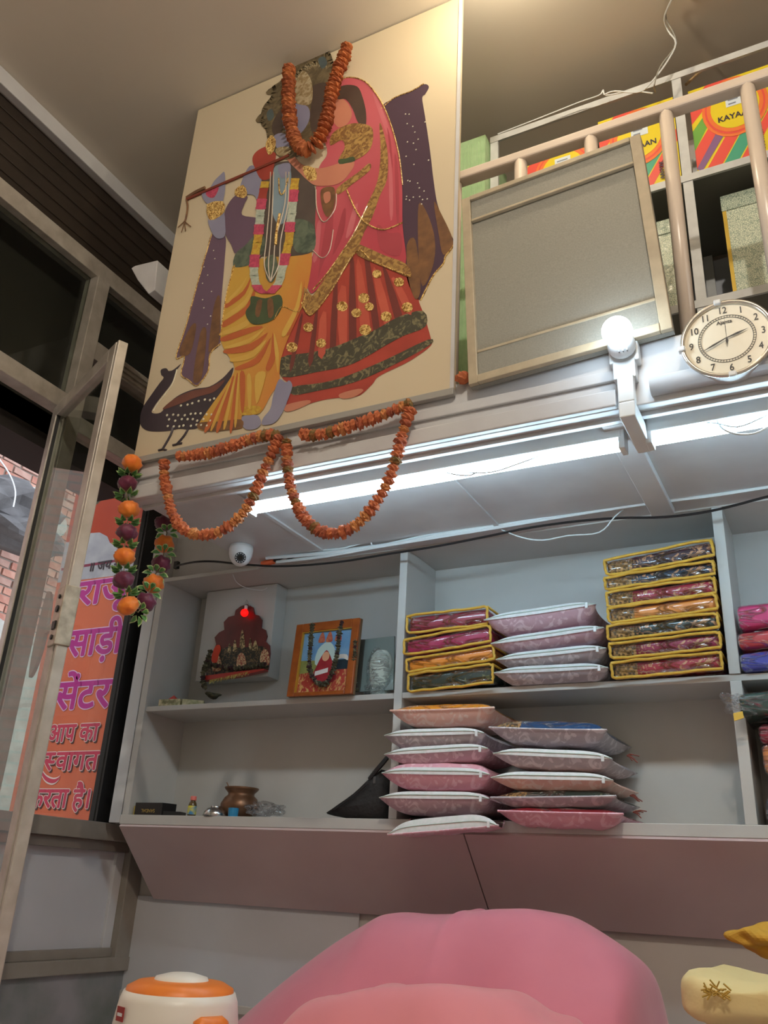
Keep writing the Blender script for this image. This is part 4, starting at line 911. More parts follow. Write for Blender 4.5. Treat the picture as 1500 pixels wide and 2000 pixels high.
# ------------------------------------------------------------------ cables along the shelf top, CCTV dome
YW = .966
wy = lambda x, y, Y=YW: at_y(x, y, Y)
M_bw = mat('black_cable', (24, 24, 26), .45)
wire('cable_bundle', [wy(520,1090), wy(620,1082), wy(700,1072), wy(785,1060), wy(880,1040), wy(1000,1022), wy(1120,1000), wy(1220,985), wy(1300,972), wy(1390,960), wy(1500,942), wy(1600,928)], .0075, M_wirew, 'thick white cable clipped along the underside above the shelves', 'cable')
wire('cable_bundle', [wy(540,1098), wy(640,1086), wy(740,1068), wy(850,1050), wy(950,1034), wy(1080,1012), wy(1200,993), wy(1290,980), wy(1390,968), wy(1500,951), wy(1600,936)], .006, M_wirew, 'second white cable sagging just under the thick one', 'cable')
wire('cable_bundle', [wy(560,1078), wy(660,1072), wy(720,1058), wy(735,1066), wy(830,1046), wy(960,1022), wy(1030,1020), wy(1140,1002), wy(1260,982)], .0035, M_wirew, 'thin white cable twisted around the bundle above the shelves', 'cable')
wire('black_cable', [at_y(345, 1105, .99), wy(380,1098), wy(420,1097), wy(480,1103), wy(560,1106), wy(660,1098), wy(760,1082), wy(860,1066), wy(960,1046), wy(1040,1030), wy(1130,1018), wy(1210,1012), wy(1300,1010), wy(1390,998), wy(1500,970), wy(1600,945)], .0045, M_bw, 'black cable sagging across the top of the shelves', 'cable')
wire('loose_wire', [wy(980,1035,.97), wy(1020,1050,.96), wy(1060,1055,.96), wy(1110,1046,.96), wy(1170,1040,.96), wy(1200,1010,.965), wy(1220,992,.975), wy(1218,985)], .0022, M_wirew, 'thin loose white wire looping under the cable bundle')
wire('loose_wire', [at_y(1085, 903, .775), at_y(960, 908, .77), at_y(920, 928, .765), at_y(880, 925, .765), at_y(860, 918, .77)], .0022, M_wirew, 'white lead drooping under the tube below the picture board')
wire('loose_wire', [at_y(1140, 870, .772), at_y(1080, 882, .768), at_y(1020, 903, .764), at_y(960, 922, .764), at_y(900, 922, .768), at_y(870, 915, .772)], .002, M_wirew, 'second white lead drooping under the tube below the picture board')
wire('loose_wire', [at_y(1400, 820, .765), at_y(1412, 838, .762), at_y(1440, 848, .760), at_y(1475, 846, .76), at_y(1510, 828, .765)], .0026, M_wirew, 'white lead looping low under the tube below the clock')
wire('loose_wire', [at_y(1330, 832, .77), at_y(1390, 826, .765), at_y(1440, 834, .762), at_y(1490, 815, .765), at_y(1520, 800, .77)], .0022, M_wirew, 'white lead hanging slack under the tube below the clock')
wire('loose_wire', [at_y(455, 1122, 1.0), at_y(462, 1137, 1.02), at_y(480, 1148, 1.05), at_y(510, 1153, 1.058), at_y(522, 1148, 1.058)], .0018, M_wirew, 'thin white wire running to the red bulb')
for k, (x, y) in enumerate(((545, 1090), (560, 1082), (572, 1088))):
    lump_ = MB().tube(smooth_pts([wy(x-12, y+6, .978), wy(x, y, .974), wy(x+14, y-6, .978)], 3, False), .009-.002*k, 6).build('tape_joint', M_bw)
    tag(lump_, ['black taped cable joint beside the camera dome', 'small black taped joint on the cables', 'frayed black tape end on the cables'][k], 'tape')
tag(MB().tube([wy(512,1102,.975), wy(535,1096,.975)], .012, 8).build('orange_connector', mat('orange_plastic', (236, 110, 66), .5)), 'orange connector plugged into the black cable', 'connector')
cv = thing('cctv_dome', 'white dome security camera under the gallery', 'camera', at_z(470, 1072, .431))
q = Vector((at_z(472, 1068, .431).x, at_z(472, 1068, .431).y, U(0,0,.4315).z))
MB().lathe([(.0001, 0), (.044, 0), (.046, -.015), (.044, -.035), (.040, -.05), (.030, -.066), (.016, -.076), (.0001, -.079)], q, 28).build('dome_shell', mat('cctv_white', (232, 234, 236), .3), cv, smooth=True)
dirv = (Vector((0, 0, CAMZ))-q).normalized(); le = q+Vector((0, 0, -.045))+dirv*.028
MB().tube([le, le+dirv*.012], .021, 20).build('lens_ring', mat('lens_black', (40, 46, 50), .3), cv)
MB().tube([le+dirv*.012, le+dirv*.015], .009, 16).build('lens', mat('lens_glass', (14, 16, 20), .1), cv)
rt_ = dirv.cross(EZ).normalized(); up_ = rt_.cross(dirv)
for k in range(12):
    a = 2*math.pi*k/12; p = le+dirv*.0125+(rt_*math.cos(a)+up_*math.sin(a))*.0165
    MB().tube([p, p+dirv*.0015], .0022, 6).build('led', M_fit, cv)
tag(MB().box(at_y(338, 1110, .992), at_y(352, 1098, .998)).build('cable_clip', M_bw), 'small black clip holding the cable at the shelf end', 'clip')

# ================================================================== SAREE PACKS IN PLASTIC WITH YELLOW PIPING
GB = (196, 150, 92)
def cloth(name, base, fig, sc=38, thr=.555, left=True):
    return pattern('cloth_'+name, base, fig, sc, thr, .02, .45, 'noise', None, (1, 1, 1.3), (-.085, GB) if left else None)
def piped_pack(tl, tr, br, bl, Y, M, label, depth=.26, piping=True, group='saree packs with yellow piping'):
    TL, TR, BR, BL = (at_y(*p, Y) for p in (tl, tr, br, bl))
    ex = ((TR-TL)+(BR-BL))/2; W = ex.length; ex.normalize(); ez = Vector((-ex.z, 0, ex.x)); H = max(.03, (((TL-BL)+(TR-BR))/2).dot(ez))
    o = (BL+BR)/2-ex*W/2; base = (BL+BR)/2; ey = Vector((0, 1, 0))
    t = thing('saree_pack', label, 'saree', base, group)
    pad = .003
    MB().rbox(o+ex*pad+ey*.005+ez*.002, ex*(W-2*pad), ey*(depth-.012), ez*(H-.004), min(H*.30, .016), 4).build('folded_saree', M, t, smooth=True)
    MB().rbox(o+ey*.002, ex*W, ey*depth, ez*H, min(H*.30, .016), 3).build('clear_cover', M_film, t, smooth=True)
    if piping:
        rr = random.Random(int(tl[0]*7+tl[1]*13)); P = []
        cs = [o, o+ex*W, o+ex*W+ez*H, o+ez*H]
        for a in range(4):
            A, B = cs[a], cs[(a+1) % 4]
            for k in range(8):
                f = .06+k/8*.94 if k else .03
                q = A+(B-A)*f; P.append(q+ey*(-.002+rr.uniform(-.002, .002))+ez*(rr.uniform(-.0022, .0022))+ex*rr.uniform(-.0015, .0015))
        MB().tube(P, .0050, 6, True).build('piping', M_yellow, t, smooth=True)
        for s_ in (0, 1):
            q = cs[3]+ex*W*s_; MB().tube([q, q+ey*depth*.5+ez*.002, q+ey*depth], .0042, 6).build('side_piping', M_yellow, t, smooth=True)
    return t
YA = .992
piped_pack((790,1203),(945,1187),(953,1218),(795,1238), YA, cloth('maroon', (150, 28, 56), (176, 50, 76), 10, .7, False), 'maroon saree pack with yellow piping, topmost of the short stack')
piped_pack((781,1250),(946,1224),(960,1253),(790,1281), YA, cloth('magenta', (168, 24, 78), (190, 50, 96), 10, .7, False), 'magenta saree pack with yellow piping, just above the orange one')
piped_pack((788,1289),(957,1263),(966,1287),(795,1314), YA, cloth('orange', (232, 140, 34), (240, 176, 70), 10, .7, False), 'orange saree pack with yellow piping, just above the dark green one')
piped_pack((795,1323),(960,1292),(963,1339),(799,1346), YA, cloth('darkgreen', (40, 50, 36), (104, 104, 60), 30, .62, False), 'dark green saree pack with yellow piping, lowest of the short stack')
GC = (188, 138, 100)
piped_pack((1178,1096),(1388,1053),(1394,1086),(1186,1124), YA, cloth('plum', (58, 34, 46), GC), 'plum saree pack with gold sprigs, topmost of the tall stack')
piped_pack((1181,1130),(1391,1094),(1397,1122),(1183,1151), YA, cloth('navy', (34, 52, 72), GC), 'dark blue saree pack with gold sprigs in the tall stack')
piped_pack((1183,1157),(1394,1128),(1398,1158),(1188,1186), YA, cloth('crimson', (156, 36, 58), GC), 'crimson saree pack in the tall stack just above the orange one')
piped_pack((1186,1189),(1397,1161),(1402,1190),(1190,1217), YA, cloth('amber', (224, 142, 62), (232, 164, 92), 14, .66), 'orange saree pack in the tall stack with gold brocade end')
piped_pack((1186,1223),(1400,1197),(1405,1226),(1188,1250), YA, cloth('bottle', (36, 50, 46), GC), 'bottle green saree pack with gold sprigs in the tall stack')
piped_pack((1188,1257),(1404,1236),(1408,1264),(1194,1288), YA, cloth('wine', (142, 24, 66), GC), 'wine red saree pack second from the bottom of the tall stack')
piped_pack((1194,1296),(1407,1272),(1412,1308),(1197,1324), YA, cloth('red', (160, 28, 50), GC), 'red saree pack with gold sprigs, lowest of the tall stack')
GR = 'clear film saree packs beyond the right divider'
piped_pack((1438,1182),(1606,1160),(1610,1210),(1442,1226), YA, cloth('rose', (206, 60, 120), (230, 110, 150), 12, .66, False), 'bright pink saree in clear film, topmost beyond the divider', piping=False, group=GR)
piped_pack((1438,1236),(1606,1214),(1610,1250),(1442,1266), YA, cloth('scarlet', (196, 60, 66), (220, 150, 120), 20, .6, False), 'red saree in clear film between the pink and blue ones', piping=False, group=GR)
piped_pack((1444,1274),(1614,1254),(1618,1294),(1447,1312), YA, cloth('violet', (66, 72, 168), (100, 106, 190), 12, .66, False), 'violet blue saree in clear film, lowest beyond the divider', piping=False, group=GR)
YB_ = .975
piped_pack((1440,1356),(1640,1330),(1646,1386),(1446,1396), YB_, cloth('forest', (44, 70, 64), (150, 30, 66), 8, .66, False), 'dark green saree in loose clear film on the lower shelf beyond the divider', piping=False, group=GR)
piped_pack((1478,1412),(1660,1404),(1664,1446),(1482,1450), .99, cloth('garnet', (150, 30, 56), (180, 70, 90), 12, .64, False), 'garnet saree in clear film under the dark green one', piping=False, group=GR)
piped_pack((1488,1452),(1660,1448),(1664,1508),(1492,1512), .99, cloth('copper', (206, 130, 72), (190, 100, 60), 16, .6, False), 'copper orange saree in clear film beyond the lower divider', piping=False, group=GR)
piped_pack((1492,1556),(1666,1560),(1670,1610),(1497,1606), .99, cloth('slate', (60, 62, 70), (90, 92, 100), 16, .6, False), 'slate grey saree in clear film resting on the lower ledge', piping=False, group=GR)
lump('loose_film', at_y(1436, 1376, .985), (.030, .03, .030), M_film, bpy.data.objects['saree_pack.014'], 66, 3, .5)
tag(MB().prism([at_y(1432,1393,.972), at_y(1450,1389,.972), at_y(1453,1402,.972), at_y(1434,1408,.972)], (0, .004, 0)).build('price_tag', mat('mustard_card', (214, 176, 70), .6)), 'small mustard tag on the green saree pack', 'tag')

# ================================================================== PINK ZIP BAGS
M_zipw = mat('zip_tape', (232, 228, 232), .5, noise=(80, (206, 214, 210), .3)); M_teeth = mat('zip_teeth', (196, 214, 206), .4)
def bagmat(name, a, b): return pattern('bag_'+name, a, b, 26, .55, .03, .5, 'noise')
BP = bagmat('pink', (228, 178, 192), (240, 214, 222)); BG = bagmat('grey', (180, 172, 178), (212, 206, 210)); BM = bagmat('mauve', (200, 166, 178), (224, 200, 208)); BPE = bagmat('peach', (230, 186, 172), (238, 212, 202)); BR_ = bagmat('rose', (224, 164, 178), (238, 196, 206))
def zip_bag(L_, R_, top, bot, Y, Mb, label, content=None, zipon=True, depth=.285, group='pink zip bags of sarees', bow=.10, pull=True, zh=.5, droop=0):
    """pillow-shaped bag: seam end points in the picture, bulge above and below the seam (pixels)"""
    A, B = at_y(*L_, Y), at_y(*R_, Y); W = (B-A).length; ex = (B-A).normalized(); ez = Vector((-ex.z, 0, ex.x)); ey = Vector((0, 1, 0))
    k = W/math.hypot(R_[0]-L_[0], R_[1]-L_[1]); ht, hb = top*k, bot*k; mid = (A+B)/2
    t = thing('zip_bag', label, 'bag', mid-ez*hb, group)
    nu, nv = 26, 14
    def pt(u, v, side, grow=1.0):
        T = max(0, 1-abs(u)**4)**.55*max(0, 1-abs(2*v-1)**7)**.42
        xx = u*W/2*(1-.11*math.sin(math.pi*min(1, max(0, v)))**.6)*(grow if grow < 1 else 1); yy = depth*v+bow*.12*(1-u*u)*(1-v)
        wz = .0025*math.sin(u*9+side)*math.sin(v*6)
        return mid+ex*xx+ey*yy+ez*((ht if side > 0 else -hb)*T*side*side*grow+wz*T)-ez*droop*(1-v)**2
    def surf(side, grow=1.0):
        vs = [pt(-1+2*i/nu, j/nv, side, grow) for j in range(nv+1) for i in range(nu+1)]
        fs = [(j*(nu+1)+i, j*(nu+1)+i+1, (j+1)*(nu+1)+i+1, (j+1)*(nu+1)+i) for j in range(nv) for i in range(nu)]
        return vs, fs
    MB().add(*surf(-1)).build('printed_side', Mb, t, smooth=True)
    if content:
        MB().add(*surf(1, .97)).build('saree', content, t, smooth=True); MB().add(*surf(1)).build('clear_side', M_film, t, smooth=True)
        MB().tube([pt(-1+2*i/nu, 0, 1)+ey*-.001 for i in range(nu+1)], .0035, 5).build('seam', Mb, t)
    else:
        MB().add(*surf(1)).build('top_side', Mb, t, smooth=True)
    if zipon:
        h = zh if zh > .6 else (.022 if ht > .012 else .016)
        h = .040 if zh > .6 else h
        vs = []
        for i in range(nu+1):
            u = -1+2*i/nu; p = pt(u*.985, 0, 1); e = max(0, 1-abs(u)**5)
            vs += [p-ey*.003-ez*.001, p-ey*.004+ez*h*.5*e, p+ey*.004+ez*h*e]
        MB().add(vs, [f for i in range(nu) for f in ((i*3, i*3+3, i*3+4, i*3+1), (i*3+1, i*3+4, i*3+5, i*3+2))]).build('zip_tape', M_zipw, t, smooth=True)
        MB().tube([vs[i*3+1]-ey*.001 for i in range(nu+1)], .0014, 5).build('zip_teeth', M_teeth, t)
        if pull:
            q = vs[(nu-2)*3+1]; MB().box(q+Vector((-.004, -.006, -.016)), q+Vector((.005, -.002, .003))).build('zip_pull', M_fit, t, bevel=.001)
    return t
YB = .985
zip_bag((944,1212),(1165,1180),14,31, YB, BM, 'mauve zip bag, topmost of the stack beside the tall piped stack')
zip_bag((958,1258),(1182,1226),10,20, YB, BM, 'mauve zip bag second from the top on the upper shelf')
zip_bag((968,1289),(1186,1266),12,22, YB, BG, 'greyish zip bag third from the top on the upper shelf')
zip_bag((964,1315),(1190,1304),9,25, YB, BG, 'grey zip bag, lowest of its stack on the upper shelf')
YD = .968
C_or = cloth('mango', (236, 150, 36), (240, 184, 70), 14, .62, False)
zip_bag((762,1388),(966,1382),14,28, YD, BPE, 'peach zip bag with orange saree, topmost on the lower shelf', C_or, False)
zip_bag((750,1437),(948,1432),14,26, YD, BG, 'grey zip bag second from the top below the orange saree')
zip_bag((750,1474),(956,1462),10,19, YD, BM, 'mauve zip bag third from the top below the orange saree')
zip_bag((745,1510),(958,1513),24,28, YD, BR_, 'rose zip bag with wide zip, third from the bottom near the divider')
zip_bag((740,1558),(958,1560),14,28, YD, BM, 'mauve zip bag second from the bottom near the divider')
zip_bag((757,1630),(974,1612),18,3, .955, BP, 'flat pink zip bag with hanging pull, sagging over the ledge', cloth('umber', (70, 46, 44), (120, 84, 70), 30, .6, False), True, .26, zh=1)
zip_bag((955,1421),(1186,1426),21,28, YD, BG, 'grey zip bag with deep blue saree, topmost of the right lower stack', cloth('deepblue', (28, 70, 116), (40, 84, 130), 14, .66, True), False, .325)
zip_bag((962,1472),(1198,1482),14,22, YD, BG, 'grey zip bag under the one with the blue saree', None, True, .325)
zip_bag((958,1519),(1200,1524),13,20, YD, BPE, 'peach zip bag in the middle of the right lower stack', None, True, .325)
zip_bag((958,1558),(1204,1555),15,18, YD, BG, 'grey zip bag with dark green saree in the right lower stack', cloth('pine', (32, 52, 44), (120, 120, 90), 24, .66, True), False, .325)
zip_bag((972,1584),(1218,1590),11,28, YD, BR_, 'rose zip bag with red saree, lowest of the right lower stack', cloth('ruby', (150, 26, 40), (190, 120, 90), 24, .64, False), False, .32)
for k, (x, y) in enumerate(((1246,1482),(1252,1560),(1258,1592),(1252,1618))):
    mb = MB()
    for j in range(6):
        a = at_y(x-22, y-6, 1.02); b = at_y(x-4+random.uniform(-8, 10), y+random.uniform(-10, 8), 1.02)
        mb.tube([a, (a+b)/2+Vector((0, 0, .004)), b], .0016, 4)
    o = mb.build('tassel', mat('tassel_brown', (130, 70, 60), .7), origin=at_y(x-22, y-6, 1.02)); tag(o, ['brown thread tassel at the end of the upper grey bag', 'brown thread tassel sticking out beside the middle bags', 'brown thread tassel above the ledge beside the stack', 'brown thread tassel lying on the ledge'][k], 'tassel')

# ================================================================== THINGS IN THE LEFT BAYS
# white box cupboard hung in the corner
bx = thing('white_cupboard', 'white boxed pillar hanging in the upper left bay', 'cupboard', U(-.83, 1.065, .285))
MB().ubox(-.900, -.762, 1.064, 1.0935, .282, .4295).build('box', M_shelf, bx, bevel=.003)
# arched shrine picture with red bulb
YC = 1.060
sh = thing('shrine_picture', 'dark red scalloped shrine cutout with gold crowned figures on the white box', 'picture', at_y(465, 1330, YC))
def cy(x, y, k=0): v = at_y(x, y, YC); v.y -= .0012*k; return v
arch = [(400,1330),(404,1305),(415,1275),(422,1258),(419,1245),(428,1235),(438,1230),(437,1215),(446,1205),(458,1202),(460,1192),(470,1184),(483,1180),(494,1186),(497,1200),(505,1202),(511,1210),(510,1226),(518,1230),(521,1242),(518,1252),(526,1260),(527,1275),(523,1308)]
MB().prism([cy(x, y, 0) for x, y in arch], (0, .008, 0)).build('arch_board', mat('shrine_red', (112, 40, 40), .3, noise=(10, (72, 28, 30), .25)), sh)
M_sg = pattern('shrine_gold', (70, 54, 30), (200, 180, 130), 60, .5, .08, .3); M_sd = pattern('shrine_dark', (28, 34, 30), (110, 90, 60), 70, .55, .06, .4)
def cp(name, M, pts, k, n=2): MB().ngon(smooth_pts([cy(x, y, k) for x, y in pts], n) if n > 1 else [cy(x, y, k) for x, y in pts]).build(name, M, sh)
cp('printed_crowd', M_sd, [(404,1322),(410,1285),(430,1270),(452,1262),(470,1266),(500,1262),(522,1268),(524,1306),(460,1316)], 1)
for (a, b, c_, d) in ((468,1232,479,1264), (455,1252,463,1272), (445,1258,452,1274), (493,1252,505,1270), (486,1248,492,1266)):
    cp('printed_crown', M_sg, [((a+c_)/2-1,b),((a+c_)/2+2,b+1),(c_,d),(a,d)], 1.6)
for x, y in ((472,1292), (518,1285), (424,1296)):
    cp('printed_figure', pattern('shrine_figure', (150, 40, 40), (220, 196, 150), 90, .5, .1, .35), [(x-8,y+14),(x-9,y-4),(x-3,y-16),(x+4,y-15),(x+9,y-2),(x+8,y+14)], 2)
cp('orange_figure', mat('vermilion', (214, 62, 30), .45), [(414,1292),(416,1275),(422,1262),(430,1260),(432,1270),(428,1280),(424,1295)], 2.6)
MB().prism([cy(403,1332,-1), cy(400,1324,-1), cy(460,1316,-1), cy(523,1309,-1), cy(524,1312,-1), cy(470,1324,-1)], (0, -.03, 0)).build('red_ledge', mat('shrine_ledge', (170, 44, 36), .4), sh)
mb = MB(); rr = random.Random(11)
for k in range(46):
    x = 418+k*1.7; y = 1331-k*.38; a = cy(x, y, 24); mb.tube([a, a+Vector((rr.uniform(-.003, .003), rr.uniform(-.004, .004), -rr.uniform(.010, .018)))], .0012, 3)
f = mb.build('fringe', mat('gold_fringe', (196, 180, 90), .5), sh); f['kind'] = 'stuff'
MB().tube([cy(478,1184,1), cy(482,1172,1), cy(487,1184,1)], .0016, 5).build('hanger', M_steel, sh)
E_red = emat('red_bulb', (255, 10, 8), 1.6)
rb = thing('red_bulb', 'small glowing red bulb above the shrine figures', 'lamp', cy(484,1190,10))
MB().tube([cy(484,1185,10), cy(484,1192,12)], .007, 10).build('cap', M_fit, rb)
bm = bmesh.new(); bmesh.ops.create_uvsphere(bm, u_segments=18, v_segments=10, radius=.0165)
c0 = cy(484,1200,20); MB().add([c0+v.co for v in bm.verts], BF(bm)).build('globe', E_red, rb, smooth=True); bm.free()
# dried flower garland beside it
DR = [pom_mesh('dried_flower', mat('dried_a', (46, 44, 32), .8, noise=(80, (90, 84, 60), .2)), .009, 7, 5, .5, .8, 21), pom_mesh('dried_flower', mat('dried_b', (120, 112, 84), .8, noise=(80, (60, 54, 40), .2)), .008, 7, 5, .5, .8, 22), pom_mesh('dried_flower', mat('dried_c', (70, 36, 40), .8, noise=(80, (40, 26, 28), .2)), .008, 7, 5, .5, .8, 23)]
def dgar(pts, Y, label, scale=1.0, seed=3): garland('dried_garland', smooth_pts([at_y(x, y, Y) for x, y in pts], 6, False), label, 'dried flower garlands in the upper left bay', .010, scale, DR, .75, part='dried_flower', weights=(3, 2, 2), seed=seed)
dgar([(413,1268),(405,1290),(398,1312),(396,1330),(402,1345)], 1.045, 'dried garland hanging at the side of the shrine picture', 1.2)
dgar([(404,1298),(425,1300),(450,1305),(480,1303),(505,1300),(520,1296)], 1.050, 'dried garland lying across the shrine figures', 1.1, 4)
# framed goddess picture
YF = 1.012
fr_ = thing('framed_picture', 'wooden framed devotional print of a seated figure in red, leaning on the shelf', 'picture', at_y(630, 1358, YF))
q4 = [at_y(563,1362,.996), at_y(690,1356,.996), at_y(706,1208,1.03), at_y(583,1222,1.03)]     # bl br tr tl
def fq(u, v, k=0):
    p = (q4[0]*(1-u)+q4[1]*u)*(1-v)+(q4[3]*(1-u)+q4[2]*u)*v; return p+Vector((0, -.0012*k, 0))
M_frw = mat('varnished_frame', (176, 92, 36), .3, noise=(20, (140, 66, 26), .25)); M_frg = mat('gilt_edge', (212, 160, 60), .3, .4)
MB().prism([fq(0,0), fq(1,0), fq(1,1), fq(0,1)], (0, .012, 0)).build('backing', M_card, fr_)
for u0, u1, v0, v1 in ((0,.11,0,1), (.89,1,0,1), (.11,.89,.88,1), (.11,.89,0,.05)):
    MB().prism([fq(u0,v0), fq(u1,v0), fq(u1,v1), fq(u0,v1)], (0, -.014, 0)).build('frame_bar', M_frw, fr_, bevel=.003)
for u0, u1, v0, v1 in ((.105,.13,.05,.89), (.11,.89,.865,.885)):
    MB().prism([fq(u0,v0,1), fq(u1,v0,1), fq(u1,v1,1), fq(u0,v1,1)], (0, -.010, 0)).build('gilt_bead', M_frg, fr_)
def fp_(name, M, pts, k, n=3): MB().ngon(smooth_pts([fq(u, v, k) for u, v in pts], n) if n > 1 else [fq(u, v, k) for u, v in pts]).build(name, M, fr_)
fp_('printed_sky', mat('fp_sky', (84, 140, 200), .35, noise=(8, (150, 190, 214), .25)), [(.13,.45),(.89,.45),(.89,.87),(.13,.87)], 1, 1)
fp_('printed_field', pattern('fp_field', (176, 60, 50), (216, 176, 110), 60, .56, .06, .4, stretch=(1, 1, .4)), [(.13,.05),(.89,.05),(.89,.45),(.13,.45)], 1, 1)
fp_('printed_meadow', mat('fp_meadow', (170, 170, 96), .4, noise=(20, (120, 130, 70), .2)), [(.13,.30),(.40,.32),(.40,.47),(.13,.48)], 1.5, 1)
fp_('printed_lake', mat('fp_dark', (34, 50, 60), .35), [(.62,.33),(.89,.33),(.89,.46),(.62,.46)], 1.5, 1)
fp_('printed_halo', mat('fp_halo', (196, 214, 206), .4), [(.36,.42),(.38,.62),(.52,.72),(.64,.62),(.66,.42),(.52,.38)], 2)
for x in (.42, .54, .68): fp_('printed_small_figure', mat('fp_small', (206, 130, 90), .4, noise=(60, (170, 60, 60), .2)), [(x-.05,.72),(x-.03,.82),(x,.86),(x+.03,.82),(x+.05,.72)], 2.4)
fp_('printed_cow', mat('fp_cow', (226, 216, 206), .4), [(.68,.44),(.70,.52),(.84,.52),(.87,.44),(.80,.47),(.74,.47)], 2.4)
fp_('printed_robe', mat('fp_robe', (184, 50, 56), .4, noise=(30, (150, 36, 44), .2)), [(.32,.20),(.38,.36),(.44,.50),(.52,.60),(.60,.50),(.66,.36),(.72,.20),(.52,.14)], 3)
fp_('printed_face', mat('fp_face', (226, 166, 130), .4), [(.47,.48),(.47,.55),(.52,.58),(.57,.55),(.57,.48),(.52,.45)], 3.4)
fp_('printed_book', mat('fp_book', (232, 222, 214), .4), [(.38,.26),(.58,.30),(.58,.36),(.38,.32)], 3.4, 1)
dgar([(610,1216),(608,1240),(606,1265),(604,1290),(606,1312),(618,1332),(634,1336),(646,1320),(654,1295),(660,1268),(662,1240),(668,1213)], .994, 'dried garland draped over the wooden framed picture', 1.05, 7)
# dark bevelled mirror frame behind with strap of beads
mr = thing('glass_frame', 'frameless mirror tile leaning beside the framed picture', 'mirror', at_y(720, 1350, 1.03))
MB().prism([at_y(686,1352,1.02), at_y(768,1347,1.02), at_y(770,1242,1.05), at_y(702,1250,1.05)], (0, .008, 0)).build('mirror_glass', mat('mirror_face', (170, 184, 180), .15, .5), mr)
MB().prism([at_y(688,1352,1.017), at_y(702,1351,1.017), at_y(712,1249,1.047), at_y(704,1249,1.047)], (0, .006, 0)).build('dark_border', mat('mirror_dark', (70, 66, 58), .4), mr)
dgar([(694,1248),(693,1275),(691,1300),(692,1325),(696,1348)], 1.008, 'dried garland hanging down the edge of the mirror tile', .9, 8)
# white coconut-like idol in a clear bag
wc = thing('wrapped_idol', 'white rounded bundle wrapped in clear plastic beside the divider', 'bundle', at_z(745, 1350, .232))
bq = at_z(742, 1351, .2325); bq.y = max(bq.y, 1.03*S); bq.x = at_y(742, 1351, 1.03).x; bq.z = U(0,0,.2325).z
KI = 1.28
MB().lathe([(r*KI, h*KI) for r, h in [(.0001, .140), (.016, .136), (.028, .122), (.034, .100), (.034, .08), (.031, .055), (.028, .035), (.028, .015), (.028, 0), (.0001, 0)]], bq, 20).build('white_body', mat('ivory_white', (226, 230, 220), .5), wc, smooth=True)
lump('clear_wrap', bq+Vector((0, -.008, .085)), (.052, .050, .100), film('wrap_film', (240, 244, 244), .08, .10, (24, 1.0), .4, True), wc, 5, 3, .18)
lump('wrap_tail', bq+Vector((-.010, -.030, .022)), (.040, .022, .020), MATS['wrap_film'], wc, 15, 3, .5)
# small cartons of incense at the front left
M_ibox = mat('incense_card', (206, 196, 160), .5, noise=(60, (150, 150, 110), .12))
def ibox(p, ex, ey, h, M, label, name='incense_box', cat='box'):
    p, ex, ey = Vector(p), Vector(ex), Vector(ey); t = thing(name, label, cat, p+(ex+ey)/2)
    MB().obox(p, ex, ey, (0, 0, h)).build('carton', M, t, bevel=.001); return t
p = at_y(310, 1371, 1.004); p.z = U(0,0,.2325).z
t = ibox(p, (.105, .006, 0), (-.01, .05, 0), .026, M_ibox, 'long cream incense carton at the front of the upper shelf')
g = text_geo('Agarbatti', .018); mb = MB(); put_text(mb, g, p+Vector((.055, .0, .010)), Vector((1, .057, 0)), EZ, N_, .0003, 0, .0006); mb.build('lettering', mat('incense_ink', (120, 116, 80), .5), t)
p2 = p+Vector((.118, .004, 0)); ibox(p2, (.070, .05, 0), (-.03, .045, 0), .024, M_ibox, 'short cream incense carton lying askew beside the long one')
mb = MB(); c = p+Vector((.045, .030, .0262)); mb.add([c+Vector((-.022, -.01, 0)), c+Vector((.022, -.008, 0)), c+Vector((.02, .02, 0)), c+Vector((-.018, .02, 0)), c+Vector((.0, .004, .022))], [(0,1,4),(1,2,4),(2,3,4),(3,0,4),(0,3,2,1)])
tag(mb.build('red_packet', mat('red_paper', (196, 56, 50), .5), origin=c), 'small folded red paper on the incense carton', 'packet')
lump_o = lump('dried_posy', at_y(415, 1358, 1.02)+Vector((0, 0, .0)), (.026, .022, .010), DR[0].materials[0], None, 44, 3, .5); tag(lump_o, 'small heap of dried flowers below the shrine picture', 'flowers')

# --- lower left bay
zl = U(0, 0, ZLt).z+.0005
def onled(px, py, Y): v = at_y(px, py, Y); v.z = zl; return v
p = onled(262, 1588, 1.004)
M_bk = mat('black_gold_card', (26, 24, 24), .4)
t = thing('sandal_box', 'black incense box with gold lettering on the lower ledge', 'box', p)
ex = onled(378, 1590, 1.004)-p; ex = Vector((.135, .0, 0)); MB().obox(p, ex, (.02, .06, 0), (0, 0, .046)).build('carton', M_bk, t, bevel=.001)
MB().obox(p+Vector((-.006, .003, .0)), (.006, 0, 0), (.018, .055, 0), (0, 0, .034)).build('yellow_end', mat('yellow_end', (190, 168, 50), .5), t)
g = fit(text_geo('SANDAL', .018)); mb = MB(); put_text(mb, g, p+Vector((.068, 0, .022)), Vector((-1, 0, 0)), Vector((0, 0, -1)), N_, .0003, 0, .0006); mb.build('lettering', mat('gold_ink', (176, 150, 80), .4, .3), t)
tag(MB().obox(p+Vector((.140, .004, 0)), (.07, .02, 0), (-.015, .05, 0), (0, 0, .016)).build('sandal_box_small', M_bk, bevel=.001), 'flat black carton lying beside the small bottle', 'box')
bt = thing('oil_bottle', 'small yellow labelled bottle with a pink cap on the lower ledge', 'bottle', onled(374, 1590, 1.004))
b0 = ROOTLOC[bt.name]
MB().lathe([(.0001, 0), (.015, 0), (.016, .004), (.016, .036), (.013, .046), (.009, .052), (.009, .056), (.0001, .056)], b0, 18).build('body', mat('amber_bottle', (90, 70, 40), .2), bt, smooth=True)
